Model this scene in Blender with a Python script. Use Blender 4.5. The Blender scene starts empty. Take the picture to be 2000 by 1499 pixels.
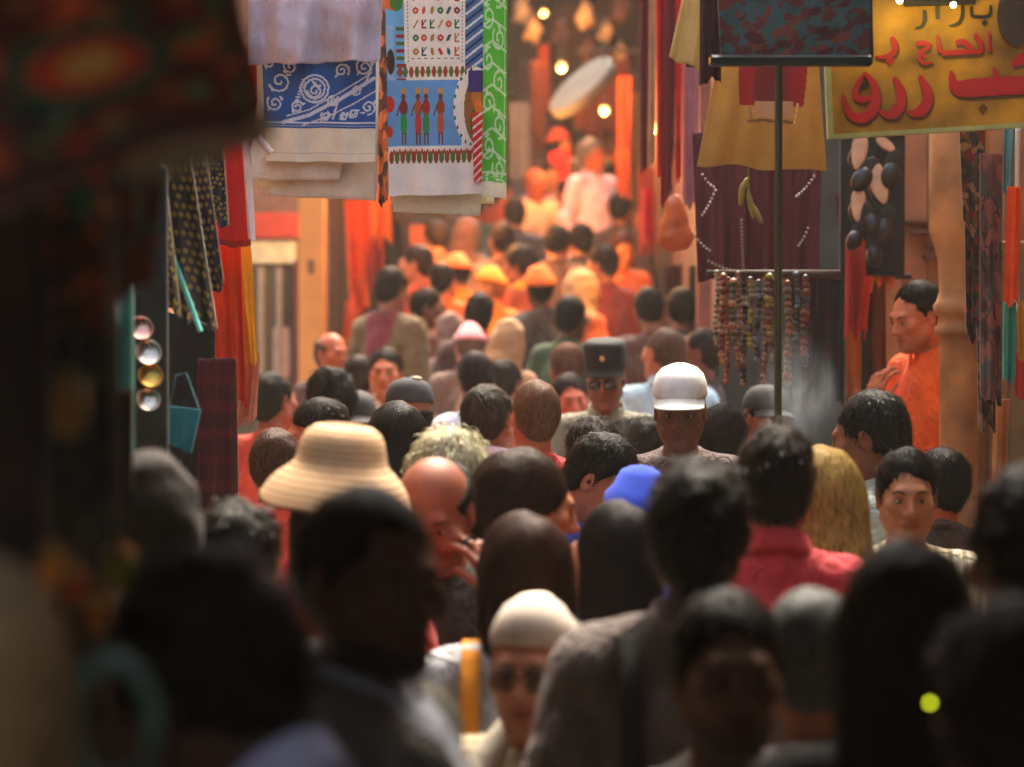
import bpy, bmesh, math, random
import numpy as np
from mathutils import Vector, Matrix, Euler
R = math.radians
rng = np.random.default_rng(11)
random.seed(11)
scene = bpy.context.scene
col = scene.collection

# ------------------------------------------------------------------ camera
FPX, CX, CY = 5555.0, 1000.0, 749.5          # focal length and centre in photo pixels
CAM = Vector((0, 0, 1.95)); PITCH = R(1.36)
cam_data = bpy.data.cameras.new('camera')
cam_data.sensor_width = 36.0; cam_data.lens = FPX * 36.0 / 2000.0
cam_data.clip_start = 0.05; cam_data.clip_end = 500
cam_data.dof.use_dof = True; cam_data.dof.focus_distance = 8.4; cam_data.dof.aperture_fstop = 2.5
cam = bpy.data.objects.new('camera', cam_data); col.objects.link(cam)
cam.location = CAM; cam.rotation_euler = (R(90) - PITCH, 0, 0)
scene.camera = cam

# ------------------------------------------------------------------ sky, sun, exposure
SUN_EL, SUN_AZ = R(58), R(12)                 # sun ahead of the camera, a little to the right
world = bpy.data.worlds.new('World'); scene.world = world; world.use_nodes = True
nt = world.node_tree; nt.nodes.clear()
sky = nt.nodes.new('ShaderNodeTexSky'); sky.sky_type = 'NISHITA'; sky.sun_disc = False
sky.sun_elevation = SUN_EL; sky.sun_rotation = SUN_AZ; sky.dust_density = 8.0; sky.air_density = 1.6
bg = nt.nodes.new('ShaderNodeBackground'); bg.inputs[1].default_value = 0.15
wo = nt.nodes.new('ShaderNodeOutputWorld')
nt.links.new(sky.outputs[0], bg.inputs[0]); nt.links.new(bg.outputs[0], wo.inputs[0])
sl = bpy.data.lights.new('sun', 'SUN'); sl.energy = 1.6; sl.angle = R(20); sl.color = (1, .90, .76)
so = bpy.data.objects.new('sun', sl); col.objects.link(so)
sdir = Vector((math.sin(SUN_AZ) * math.cos(SUN_EL), math.cos(SUN_AZ) * math.cos(SUN_EL), math.sin(SUN_EL)))
so.location = (0, 9, 12); so.rotation_euler = sdir.to_track_quat('Z', 'Y').to_euler()
scene.view_settings.view_transform = 'Standard'; scene.view_settings.look = 'None'
scene.view_settings.exposure = 2.2; scene.view_settings.gamma = 1.0
scene.cycles.use_denoising = True
scene.cycles.max_bounces = 6; scene.cycles.diffuse_bounces = 3; scene.cycles.glossy_bounces = 2
scene.cycles.volume_bounces = 0; scene.cycles.sample_clamp_indirect = 4.0

# ------------------------------------------------------------------ helpers
def far(d): return d if d < 9 else 9 + (d - 9) * 1.3
def P(px, py, d):
    """photo pixel at depth d (metres along the view axis, stretched beyond 9 m) -> world point"""
    d = far(d)
    xc, yc = (px - CX) / FPX * d, (CY - py) / FPX * d
    c, s = math.cos(PITCH), math.sin(PITCH)
    return Vector((CAM.x + xc, CAM.y + d * c + yc * s, CAM.z + yc * c - d * s))

def lin(c):
    return tuple(((v / 255) / 12.92 if v / 255 <= .04045 else ((v / 255 + .055) / 1.055) ** 2.4) for v in c)

_mats = {}
def mat(key, rgb, rough=.8, var=.25, vscale=14, bump=.25, bscale=90, metal=0., emit=None, attr=None, stripes=None, sheen=0., trans=0., wrinkle=0.):
    """procedural material; rgb in sRGB 0-255; attr = colour attribute used as the printed pattern"""
    k = (key, tuple(rgb), rough, var, vscale, bump, bscale, metal, emit, attr, stripes, sheen, trans, wrinkle)
    if k in _mats: return _mats[k]
    m = bpy.data.materials.new(key); m.use_nodes = True
    n = m.node_tree.nodes; L = m.node_tree.links
    b = n['Principled BSDF']; b.inputs['Roughness'].default_value = rough; b.inputs['Metallic'].default_value = metal
    if sheen: b.inputs['Sheen Weight'].default_value = sheen
    tc = n.new('ShaderNodeTexCoord')
    nz = n.new('ShaderNodeTexNoise'); nz.inputs['Scale'].default_value = vscale; nz.inputs['Detail'].default_value = 4
    L.new(tc.outputs['Object'], nz.inputs['Vector'])
    rmp = n.new('ShaderNodeMapRange'); rmp.inputs[1].default_value = .3; rmp.inputs[2].default_value = .7
    rmp.inputs[3].default_value = 1 - var; rmp.inputs[4].default_value = 1 + var * .6
    L.new(nz.outputs[0], rmp.inputs[0])
    mx = n.new('ShaderNodeMix'); mx.data_type = 'RGBA'; mx.blend_type = 'MULTIPLY'; mx.inputs[0].default_value = 1
    if attr:
        at = n.new('ShaderNodeAttribute'); at.attribute_name = attr; L.new(at.outputs['Color'], mx.inputs[6])
    else:
        mx.inputs[6].default_value = (*lin(rgb), 1)
    L.new(rmp.outputs[0], mx.inputs[7])
    out = mx.outputs[2]
    if stripes:
        (rgb2, scale, axis, width) = stripes
        sx = n.new('ShaderNodeSeparateXYZ'); L.new(tc.outputs['Object'], sx.inputs[0])
        mu = n.new('ShaderNodeMath'); mu.operation = 'MULTIPLY'; mu.inputs[1].default_value = scale; L.new(sx.outputs[axis], mu.inputs[0])
        fr = n.new('ShaderNodeMath'); fr.operation = 'FRACT'; L.new(mu.outputs[0], fr.inputs[0])
        gt = n.new('ShaderNodeMath'); gt.operation = 'LESS_THAN'; gt.inputs[1].default_value = width; L.new(fr.outputs[0], gt.inputs[0])
        m2 = n.new('ShaderNodeMix'); m2.data_type = 'RGBA'; L.new(gt.outputs[0], m2.inputs[0]); L.new(out, m2.inputs[6])
        m2.inputs[7].default_value = (*lin(rgb2), 1); out = m2.outputs[2]
    L.new(out, b.inputs['Base Color'])
    if bump:
        bz = n.new('ShaderNodeTexNoise'); bz.inputs['Scale'].default_value = bscale; bz.inputs['Detail'].default_value = 3
        L.new(tc.outputs['Object'], bz.inputs['Vector'])
        bp = n.new('ShaderNodeBump'); bp.inputs['Strength'].default_value = bump; bp.inputs['Distance'].default_value = .004
        L.new(bz.outputs[0], bp.inputs['Height']); L.new(bp.outputs[0], b.inputs['Normal'])
        if wrinkle:      # soft creases of worn cloth
            wz = n.new('ShaderNodeTexNoise'); wz.inputs['Scale'].default_value = 9; wz.inputs['Detail'].default_value = 2.5; wz.inputs['Distortion'].default_value = 1.6
            wm = n.new('ShaderNodeMapping'); wm.inputs['Rotation'].default_value = (.3, .5, .2); wm.inputs['Scale'].default_value = (1.6, 1.2, .75); L.new(tc.outputs['Object'], wm.inputs[0]); L.new(wm.outputs[0], wz.inputs['Vector'])
            rd = n.new('ShaderNodeMath'); rd.operation = 'PINGPONG'; rd.inputs[1].default_value = .16; L.new(wz.outputs[0], rd.inputs[0])
            wb = n.new('ShaderNodeBump'); wb.inputs['Strength'].default_value = wrinkle; wb.inputs['Distance'].default_value = .09; L.new(rd.outputs[0], wb.inputs['Height']); L.new(wb.outputs[0], bp.inputs['Normal'])
    if emit:
        b.inputs['Emission Color'].default_value = (*emit[0], 1); b.inputs['Emission Strength'].default_value = emit[1]
    if trans:      # thin cloth that lets some light through
        o = n['Material Output']; tr = n.new('ShaderNodeBsdfTranslucent'); L.new(out, tr.inputs[0])
        ms = n.new('ShaderNodeMixShader'); ms.inputs[0].default_value = trans
        L.new(b.outputs[0], ms.inputs[1]); L.new(tr.outputs[0], ms.inputs[2]); L.new(ms.outputs[0], o.inputs[0])
    _mats[k] = m
    return m

def cloth_mat(rgb, **kw):
    a = dict(rough=.9, var=.16, vscale=9, bump=.18, bscale=260, sheen=.02, trans=.12, wrinkle=.25); a.update(kw)
    return mat('cloth', rgb, **a)

def mk(name, verts, faces, m=None, parent=None, smooth=True):
    me = bpy.data.meshes.new(name)
    v = np.asarray(verts, dtype=np.float32).reshape(-1, 3)
    if isinstance(faces, np.ndarray):
        nf, k = faces.shape
        me.vertices.add(len(v)); me.vertices.foreach_set('co', v.ravel())
        me.loops.add(nf * k); me.loops.foreach_set('vertex_index', faces.astype(np.int32).ravel())
        me.polygons.add(nf); me.polygons.foreach_set('loop_start', np.arange(0, nf * k, k, dtype=np.int32))
        me.update(calc_edges=True); me.validate()
    else:
        me.from_pydata(v.tolist(), [], faces)
    if smooth: me.polygons.foreach_set('use_smooth', np.ones(len(me.polygons), dtype=bool))
    if m: me.materials.append(m)
    o = bpy.data.objects.new(name, me); col.objects.link(o)
    if parent: o.parent = parent
    return o

def link_mesh(name, me, m, parent, mw=None):
    o = bpy.data.objects.new(name, me); col.objects.link(o); o.parent = parent
    if mw is not None: o.matrix_local = mw
    if m:
        if not me.materials: me.materials.append(None)
        o.material_slots[0].link = 'OBJECT'; o.material_slots[0].material = m
    return o

def empty(name, loc=(0, 0, 0), rz=0):
    o = bpy.data.objects.new(name, None); col.objects.link(o); o.location = loc; o.rotation_euler = (0, 0, rz)
    o.empty_display_size = .1
    return o

GROUPS = {'person': 'people crowding the lane', 'long_scarf': 'long scarves on one rail', 'shop_scarf': 'dark scarves in the shop', 'slipper': 'slippers on the board', 'hanging_bundle': 'bundles at the lane end', 'hanging_lamp': 'lamps over the stairs',
          'far_shawl': 'shawls along the stairs', 'far_cloth': 'cloths hung along the stairs', 'metal_plate': 'metal plates beside the post', 'coin_chain': 'coin chains on the backdrop', 'lantern': 'small lanterns of the near stall', 'folded_cloth': 'folded cloths under the prints',
          'light_bulb': 'bulbs over the sign', 'sequined_scarf': 'sequined scarves', 'hanging_rail': 'rails the goods hang from', 'hanging_rug': 'rugs of the near stall', 'patterned_scarf': 'scarves at the outer stall', 'hanging_scarf': 'scarves at the outer stall'}
def tag(o, label=None, cat=None, group=None, kind=None):
    if label and not group: group = GROUPS.get(o.name.split('.')[0])
    if label: o['label'] = label
    if cat: o['category'] = cat
    if group: o['group'] = group
    if kind: o['kind'] = kind
    return o

def box(name, a, b, m, parent=None, bev=.006):
    """axis-aligned box from corner a to corner b with small bevel; origin at its base centre"""
    a, b = Vector(a), Vector(b)
    c = Vector(((a.x + b.x) / 2, (a.y + b.y) / 2, min(a.z, b.z)))
    bm = bmesh.new(); bmesh.ops.create_cube(bm, size=1)
    s = Vector((abs(b.x - a.x), abs(b.y - a.y), abs(b.z - a.z)))
    for v in bm.verts:
        v.co = Vector((v.co.x * s.x, v.co.y * s.y, (v.co.z + .5) * s.z))
    if bev: bmesh.ops.bevel(bm, geom=bm.edges[:], offset=min(bev, min(s) * .3), segments=1, affect='EDGES')
    me = bpy.data.meshes.new(name); bm.to_mesh(me); bm.free()
    if m: me.materials.append(m)
    o = bpy.data.objects.new(name, me); col.objects.link(o); o.location = c
    if parent:
        o.parent = parent; o.matrix_parent_inverse = parent.matrix_basis.inverted()
    return o

def lathe_mesh(prof, seg=28, sx=1., sy=1., wob=None, closed=False):
    """profile [(r,z)...] turned about z; returns verts, faces"""
    vs, fs = [], []
    n = len(prof)
    for i, (r, z) in enumerate(prof):
        for k in range(seg):
            a = 2 * math.pi * k / seg
            x, y, zz = r * math.cos(a) * sx, r * math.sin(a) * sy, z
            if wob: x, y, zz = wob(x, y, zz, r, a)
            vs.append((x, y, zz))
    for i in range(n - 1):
        for k in range(seg):
            fs.append((i * seg + k, i * seg + (k + 1) % seg, (i + 1) * seg + (k + 1) % seg, (i + 1) * seg + k))
    fs.append(tuple(range(seg))[::-1]); fs.append(tuple((n - 1) * seg + k for k in range(seg)))
    return vs, fs

def tube_mesh(pts, rad, seg=8):
    """round tube along points; rad number or list"""
    pts = [Vector(p) for p in pts]; n = len(pts)
    rad = [rad] * n if not hasattr(rad, '__len__') else rad
    vs, fs = [], []
    up = Vector((0, 0, 1))
    for i, p in enumerate(pts):
        t = (pts[min(i + 1, n - 1)] - pts[max(i - 1, 0)]).normalized()
        a = t.cross(up if abs(t.z) < .95 else Vector((1, 0, 0))).normalized(); b = t.cross(a)
        for k in range(seg):
            w = 2 * math.pi * k / seg
            vs.append(p + (a * math.cos(w) + b * math.sin(w)) * rad[i])
    for i in range(n - 1):
        for k in range(seg):
            fs.append((i * seg + k, i * seg + (k + 1) % seg, (i + 1) * seg + (k + 1) % seg, (i + 1) * seg + k))
    fs.append(tuple(range(seg))); fs.append(tuple((n - 1) * seg + k for k in range(seg))[::-1])
    return [tuple(v) for v in vs], fs

def join(*parts):
    vs, fs = [], []
    for v, f in parts:
        o = len(vs); vs += [tuple(x) for x in v]; fs += [tuple(i + o for i in g) for g in f]
    return vs, fs

def ball_mesh(c, r, seg=12, rings=8):
    rx, ry, rz = r if hasattr(r, '__len__') else (r, r, r)
    vs, fs = [], []
    for i in range(rings + 1):
        t = math.pi * i / rings
        for k in range(seg):
            a = 2 * math.pi * k / seg
            vs.append((c[0] + rx * math.sin(t) * math.cos(a), c[1] + ry * math.sin(t) * math.sin(a), c[2] + rz * math.cos(t)))
    for i in range(rings):
        for k in range(seg):
            fs.append((i * seg + k, (i + 1) * seg + k, (i + 1) * seg + (k + 1) % seg, i * seg + (k + 1) % seg))
    return vs, fs

def recenter(o, loc):
    """move the object origin to loc, keeping the mesh where it stands"""
    loc = Vector(loc); o.data.transform(Matrix.Translation(-loc)); o.location = loc
    return o

# ---- hanging cloth: a sheet with folds, thickness and an uneven hem, from four corners
def sheet_pts(cs, nu, nv, folds=3., amp=.02, hem=.01, seed=0, grow=.7, bulge=0.):
    r = np.random.default_rng(seed); TL, TR, BR, BL = [np.array(c) for c in cs]
    u = np.linspace(0, 1, nu); v = np.linspace(0, 1, nv); U, V = np.meshgrid(u, v)
    p = (TL * (1 - U[..., None]) + TR * U[..., None]) * (1 - V[..., None]) + (BL * (1 - U[..., None]) + BR * U[..., None]) * V[..., None]
    nrm = np.cross(TR - TL, BL - TL); nrm = nrm / np.linalg.norm(nrm)
    ph = r.uniform(0, 6.28, 6)
    g = (1 - grow) + grow * V
    f = np.sin(2 * np.pi * folds * U + ph[0] + .8 * np.sin(2.2 * V + ph[3])) + .5 * np.sin(2 * np.pi * folds * 2.3 * U + ph[1] + 1.3 * V) \
        + .3 * np.sin(5 * V + 5 * U + ph[2]) + .06 * np.sin(19 * V - 9 * U + ph[4])
    p = p + nrm * (amp * f * g + bulge * np.sin(np.pi * U) * np.sin(np.pi * V))[..., None]
    dn = (BL - TL) / np.linalg.norm(BL - TL)
    p = p + dn * (hem * V ** 3 * (np.sin(2 * np.pi * folds * U + ph[5]) + .4 * np.sin(17 * U + ph[1])))[..., None]
    return p, nrm

def cloth(name, label, cat, cs, m, group=None, nu=28, nv=32, folds=3., amp=.02, hem=.01, thick=.004, raster=None, seed=0, grow=.7, bulge=0., parent=None):
    """cs: corners TL TR BR BL as world points. raster: HxWx3 sRGB 0-1 painted print"""
    if raster is not None: nv, nu = raster.shape[0] + 1, raster.shape[1] + 1
    p, nrm = sheet_pts(cs, nu, nv, folds, amp, hem, seed, grow, bulge)
    org = (np.array(cs[0]) + np.array(cs[1])) / 2
    A = (p - nrm * thick / 2).reshape(-1, 3); B = (p + nrm * thick / 2).reshape(-1, 3)
    idx = np.arange(nu * nv).reshape(nv, nu); n0 = nu * nv
    q = np.stack([idx[:-1, :-1], idx[1:, :-1], idx[1:, 1:], idx[:-1, 1:]], -1).reshape(-1, 4)
    f = [q, (q + n0)[:, ::-1]]
    bd = list(idx[0, :]) + list(idx[1:, -1]) + list(idx[-1, -2::-1]) + list(idx[-2:0:-1, 0])
    bd = np.array(bd); nx = np.roll(bd, -1)
    f.append(np.stack([bd, nx, nx + n0, bd + n0], -1))
    F = np.concatenate(f)
    o = mk(name, np.concatenate([A, B]) - org, F, m)
    o.location = org
    if raster is not None:
        c = np.concatenate([raster.reshape(-1, 3)] * 2 + [np.ones((len(bd), 3)) * .8])
        c = np.where(c <= .04045, c / 12.92, ((c + .055) / 1.055) ** 2.4)
        lc = np.repeat(np.concatenate([c, np.ones((len(c), 1))], 1), 4, axis=0).astype(np.float32)
        at = o.data.color_attributes.new('print', 'FLOAT_COLOR', 'CORNER'); at.data.foreach_set('color', lc.ravel())
    if parent: o.parent = parent; o.matrix_parent_inverse = parent.matrix_basis.inverted()
    else: tag(o, label, cat, group)
    return o

def quad(px0, py0, px1, py1, d, d2=None, skew=0, taper=0):
    d2 = d if d2 is None else d2
    return [P(px0 + taper, py0, d), P(px1 - taper, py0, d2), P(px1 + skew, py1, d2), P(px0 + skew, py1, d)]
def corners(*c): return [P(*x) for x in c]
# ------------------------------------------------------------------ the setting
def ground_z(y):
    return 0.0 if y < 13.9 else .148 * min(14, math.floor((y - 13.9) / .88) + 1)

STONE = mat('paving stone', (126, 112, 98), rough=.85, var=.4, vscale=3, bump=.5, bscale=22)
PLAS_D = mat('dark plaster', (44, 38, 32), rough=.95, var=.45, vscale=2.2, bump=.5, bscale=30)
PLAS_T = mat('tan plaster', (176, 130, 84), rough=.95, var=.35, vscale=2.5, bump=.5, bscale=28)
WOOD_D = mat('dark wood', (58, 40, 28), rough=.7, var=.4, vscale=9, bump=.4, bscale=40)
WOOD_T = mat('tan wood', (176, 122, 74), rough=.65, var=.3, vscale=7, bump=.4, bscale=36)
METAL_D = mat('dark painted metal', (22, 30, 22), rough=.35, var=.2, bump=.1, metal=.3)
BRASS = mat('brass', (196, 148, 70), rough=.28, var=.3, bump=.25, bscale=60, metal=1.)
TIN = mat('tinned copper', (196, 180, 160), rough=.25, var=.3, bump=.3, bscale=60, metal=1.)

# ground: one sheet, then the stairs
g = mk('ground', [(-14, -14, 0), (14, -14, 0), (14, 60, 0), (-14, 60, 0)], [(0, 1, 2, 3)], STONE, smooth=False); tag(g, kind='structure')
st = empty('stairs', (0, 13.9, 0)); tag(st, kind='structure')
for i in range(14):
    y0 = 13.9 + .88 * i; y1 = y0 + .88 if i < 13 else 44
    box('step', (-2.5, y0, .148 * i + (.004 if i == 0 else 0)), (2.5, y1, .148 * (i + 1)), STONE, st, bev=.012)

def building(name, label, a, b, m, parts=()):
    e = empty(name, ((a[0] + b[0]) / 2, (a[1] + b[1]) / 2, 0)); tag(e, label, 'building')
    box('wall', a, b, m, e, bev=.01)
    return e
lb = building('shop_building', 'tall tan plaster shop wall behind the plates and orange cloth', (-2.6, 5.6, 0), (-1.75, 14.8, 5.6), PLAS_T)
lb0 = building('shop_building', 'unseen shop wall, dark to cut bounced light, behind the near stall of rugs', (-2.6, -3, 0), (-1.75, 5.59, 5.6), PLAS_D)  # near walls split off and coloured dark to stop bounced light
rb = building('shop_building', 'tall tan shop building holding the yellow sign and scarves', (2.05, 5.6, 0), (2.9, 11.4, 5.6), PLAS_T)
rb0 = building('shop_building', 'unseen shop wall, dark to cut bounced light, on the side of the black haired woman', (2.05, -3, 0), (2.9, 5.59, 5.6), PLAS_D)
for y in (5.8, 7.4, 9.2):   # shuttered upper windows of the two shops
    for e, x in ((lb, -1.74), (rb, 2.04)):
        w = box('window', (x - .03, y, 3.9), (x + .03, y + .9, 5.1), WOOD_D, e)
        for k in range(7):
            s = box('slat', (x - .05, y + .06, 4.0 + k * .15), (x + .05, y + .84, 4.08 + k * .15), WOOD_T, None, bev=.004); s.parent = w; s.matrix_parent_inverse = Matrix.Translation(-(e.location + w.location - e.location)) if False else (w.matrix_basis).inverted()
# cross wall of boards that the orange shirt leans at, with the turned column
pw = empty('board_partition', P(1830, 1300, 10.95)); tag(pw, 'tan vertical board partition behind the man in orange', 'partition')
pw.location.z = 0
for k in range(9):
    x0 = 1.474 + k * .105
    box('board', (x0, 11.50 + .004 * (k % 3), 0), (x0 + .100, 11.56, 3.3), mat('board', (184 - 9 * (k % 3), 128 - 7 * (k % 2), 82), rough=.75, var=.35, vscale=5, bump=.35, bscale=30), pw, bev=.004)
box('dark_jamb', (1.40, 11.48, 0), (1.469, 11.58, 3.3), mat('dark jamb', (34, 40, 42), rough=.6), pw)
for k, (px, py, L) in enumerate(((1795, 432, 34), (1822, 452, 44), (1850, 476, 40), (1835, 500, 30))):   # carved corbel ledges
    a = P(px - L, py + 8, 10.86); b = P(px + L, py - 4, 10.86)
    box('carved_ledge', (a.x, 11.41, a.z), (b.x, 11.498, b.z), mat('carved wood', (104, 66, 40), rough=.7), pw, bev=.01)
cw = empty('column', (P(1878, 900, 9.55).x, 9.77, 0)); tag(cw, 'turned tan stone column with ringed capital beside the orange shirt', 'column')
COLM = mat('column stone', (176, 122, 70), rough=.75, var=.5, vscale=7, bump=.35, bscale=18)
zc = P(1868, 620, 9.55).z
prof = [(.095, 0), (.095, .12), (.082, .14), (.070, .2), (.066, zc - .09), (.070, zc - .07), (.082, zc - .055), (.084, zc - .035), (.074, zc - .025), (.073, zc + .0), (.086, zc + .015), (.090, zc + .04), (.078, zc + .055), (.068, zc + .09), (.074, zc + .2), (.098, zc + .28), (.104, zc + .3), (.104, 3.2)]
v, f = lathe_mesh(prof, 28); mk('shaft', v, f, COLM, cw)
mk('plinth', *(lambda q: (q[0], q[1]))(lathe_mesh([(.12, 0), (.12, .06), (.1, .08)], 4)), COLM, cw, smooth=False)
sp = empty('side_screen', (1.66, 9.80, 0)); tag(sp, 'tan wooden screen of boards beside the ringed column', 'screen')
for k in range(3): box('board', (P(1893, 900, 9.6).x + .075 * k, 9.84, 0), (P(1893, 900, 9.6).x + .071 + .075 * k, 9.88, P(0, 470, 9.6).z), mat('panel board', (150 - 8 * k, 108, 66), rough=.7, var=.35, vscale=5, bump=.3, bscale=30), sp)
# raised doorway step that the man in orange stands on
ds = box('door_step', (1.14, 9.98, 0.002), (2.04, 11.39, .26), STONE, bev=.015); tag(ds, 'stone doorstep under the man in orange', 'step')

# shop on the right: dark interior back wall, door post
rs = empty('shop_interior', (1.7, 14.3, 0)); tag(rs, 'dark green grey shop interior behind the strings of beads', 'shop')
box('back_wall', (1.06, 14.36, 0), (3.0, 14.5, 5.6), mat('shop back', (44, 48, 44), rough=.9, var=.5, vscale=4), rs)
box('door_post', (P(1375, 700, 12.6).x, 14.10, 0), (P(1402, 700, 12.6).x, 14.3, 3.3), mat('red brown post', (118, 54, 38), rough=.6, var=.3), rs)
box('shelf', (1.3, 13.9, 1.02), (2.2, 14.355, 1.06), WOOD_D, rs)

# shopfront on the left at the foot of the stairs
lf = empty('shopfront', (-1.6, 17.9, 0)); tag(lf, 'grey shopfront with red fascia and dark glass door', 'shopfront')
x0, x1 = P(470, 600, 15.8).x, P(575, 600, 15.8).x
box('back_wall', (-2.9, 18.05, 0), (-1.15, 18.2, 6.2), mat('grey wall', (104, 90, 84), rough=.9, var=.3), lf)
za = P(0, 465, 15.8).z; zb = P(0, 415, 15.8).z; zc2 = P(0, 515, 15.8).z
box('fascia', (-2.6, 17.95, za), (x1 + .02, 18.045, zb), mat('red fascia', (168, 62, 42), rough=.6), lf)
box('transom_light', (-2.6, 17.98, zc2), (x1, 18.045, za - .01), mat('pale panel', (196, 204, 170), rough=.4), lf)
gl = box('door_glass', (-2.6, 18.0, .3), (x1 - .02, 18.045, zc2 - .02), mat('dark glass', (66, 72, 66), rough=.12, var=.5, vscale=3, bump=0), lf)
for k, px in enumerate((500, 536)):
    box('mullion', (P(px, 0, 15.8).x, 17.96, .3), (P(px, 0, 15.8).x + .04, 17.998, zc2 - .02), mat('grey frame', (140, 136, 120), rough=.5), lf)
box('poster', (P(530, 0, 15.8).x, 17.985, P(0, 740, 15.8).z), (P(562, 0, 15.8).x, 17.992, P(0, 640, 15.8).z), mat('pink poster', (190, 160, 150), rough=.7), lf)
box('door_frame', (x1 - .01, 17.9, .3), (x1 + .03, 18.045, zc2 + .02), mat('maroon frame', (92, 44, 44), rough=.5), lf)
pl = empty('pillar', (P(606, 700, 15.2).x, 17.1, ground_z(17.1))); tag(pl, 'plain yellow ochre pillar with small dark mark', 'pillar')
ph_ = P(582, 0, 15.1).x, P(632, 0, 15.1).x
box('shaft', (ph_[0], 17.0, ground_z(17.1)), (ph_[1], 17.16, 6.2), mat('ochre paint', (224, 158, 82), rough=.75, var=.14, vscale=5, bump=.2, bscale=20), pl)
mk_ = box('painted_mark', (P(600, 0, 15.1).x, 16.994, P(0, 535, 15.1).z), (P(612, 0, 15.1).x, 16.999, P(0, 508, 15.1).z), mat('grey mark', (110, 92, 70)), pl, bev=.001)
# far walls either side of the stairs and the end of the alley
fl = building('shop_building', 'brown grey building wall along the stairs behind the orange clothes', (-2.6, 18.21, 0), (-1.2, 34, 6.2), mat('stair wall', (88, 76, 66), rough=.95, var=.4, vscale=2))  # both stair walls have their own mottled brown colours
fr = building('shop_building', 'brown wall along the stairs above the hanging brown bag', (1.12, 14.51, 0), (2.6, 34, 6.2), mat('stair wall 2', (92, 60, 48), rough=.95, var=.4, vscale=2))
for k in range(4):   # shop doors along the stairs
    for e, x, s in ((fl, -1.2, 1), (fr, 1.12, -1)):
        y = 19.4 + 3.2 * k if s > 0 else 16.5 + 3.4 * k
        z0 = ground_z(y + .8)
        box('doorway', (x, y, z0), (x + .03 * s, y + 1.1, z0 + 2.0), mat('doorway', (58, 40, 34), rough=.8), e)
eb = building('end_building', 'far building closing the alley above the stairs', (-2.7, 34.05, 0), (2.7, 35, 9), mat('end wall', (120, 92, 84), rough=.95, var=.5, vscale=1.2))
for k, x in enumerate((-1.1, -.1, .9)):
    w = box('window', (x, 34.0, 4.6), (x + .6, 34.049, 6.0), mat('dark pane', (44, 44, 52), rough=.2), eb)
# unseen roofs added to shade the near and far lane; open sky between
rf = empty('shade_roof', (0, 1.2, 2.75)); tag(rf, 'unseen plank roof added to darken the near end of the lane', 'roof')
for k in range(19):
    if 6 <= k <= 11: continue      # planks left out to let some fill light onto the foreground
    y0 = -3 + k * .415
    box('plank', (-1.74, y0, 2.75 + .006 * (k % 3)), (2.04, y0 + .40, 2.79 + .006 * (k % 3)), WOOD_D, rf, bev=.004)
rf2 = empty('shade_roof', (0, 26, 6.25)); tag(rf2, 'unseen plank roof added to shade the stairs at the far end', 'roof')
for k in range(9):
    y0 = 23.0 + k * 1.22
    box('plank', (-2.6, y0, 6.25), (2.6, y0 + 1.18, 6.3), WOOD_D, rf2, bev=.004)
bw = building('rear_light_block', 'unseen dark wall added behind the camera to block light', (-2.7, -4, 0), (3.0, -3.02, 5.6), PLAS_D)  # unseen wall added so no light reaches the foreground from behind
# ------------------------------------------------------------------ implicit figures: distance fields -> surface nets
def axis_lines(lo, hi, base, fine):
    """grid lines lo..hi with spacing base, denser inside the fine intervals [(a,b,step)]"""
    x, out = lo, [lo]
    while x < hi:
        st = base
        for a, b, s in fine:
            if a - base <= x <= b: st = min(st, s if x >= a - s else max(s, min(base, a - x)))
        x += st; out.append(x)
    return np.array(out)

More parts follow.
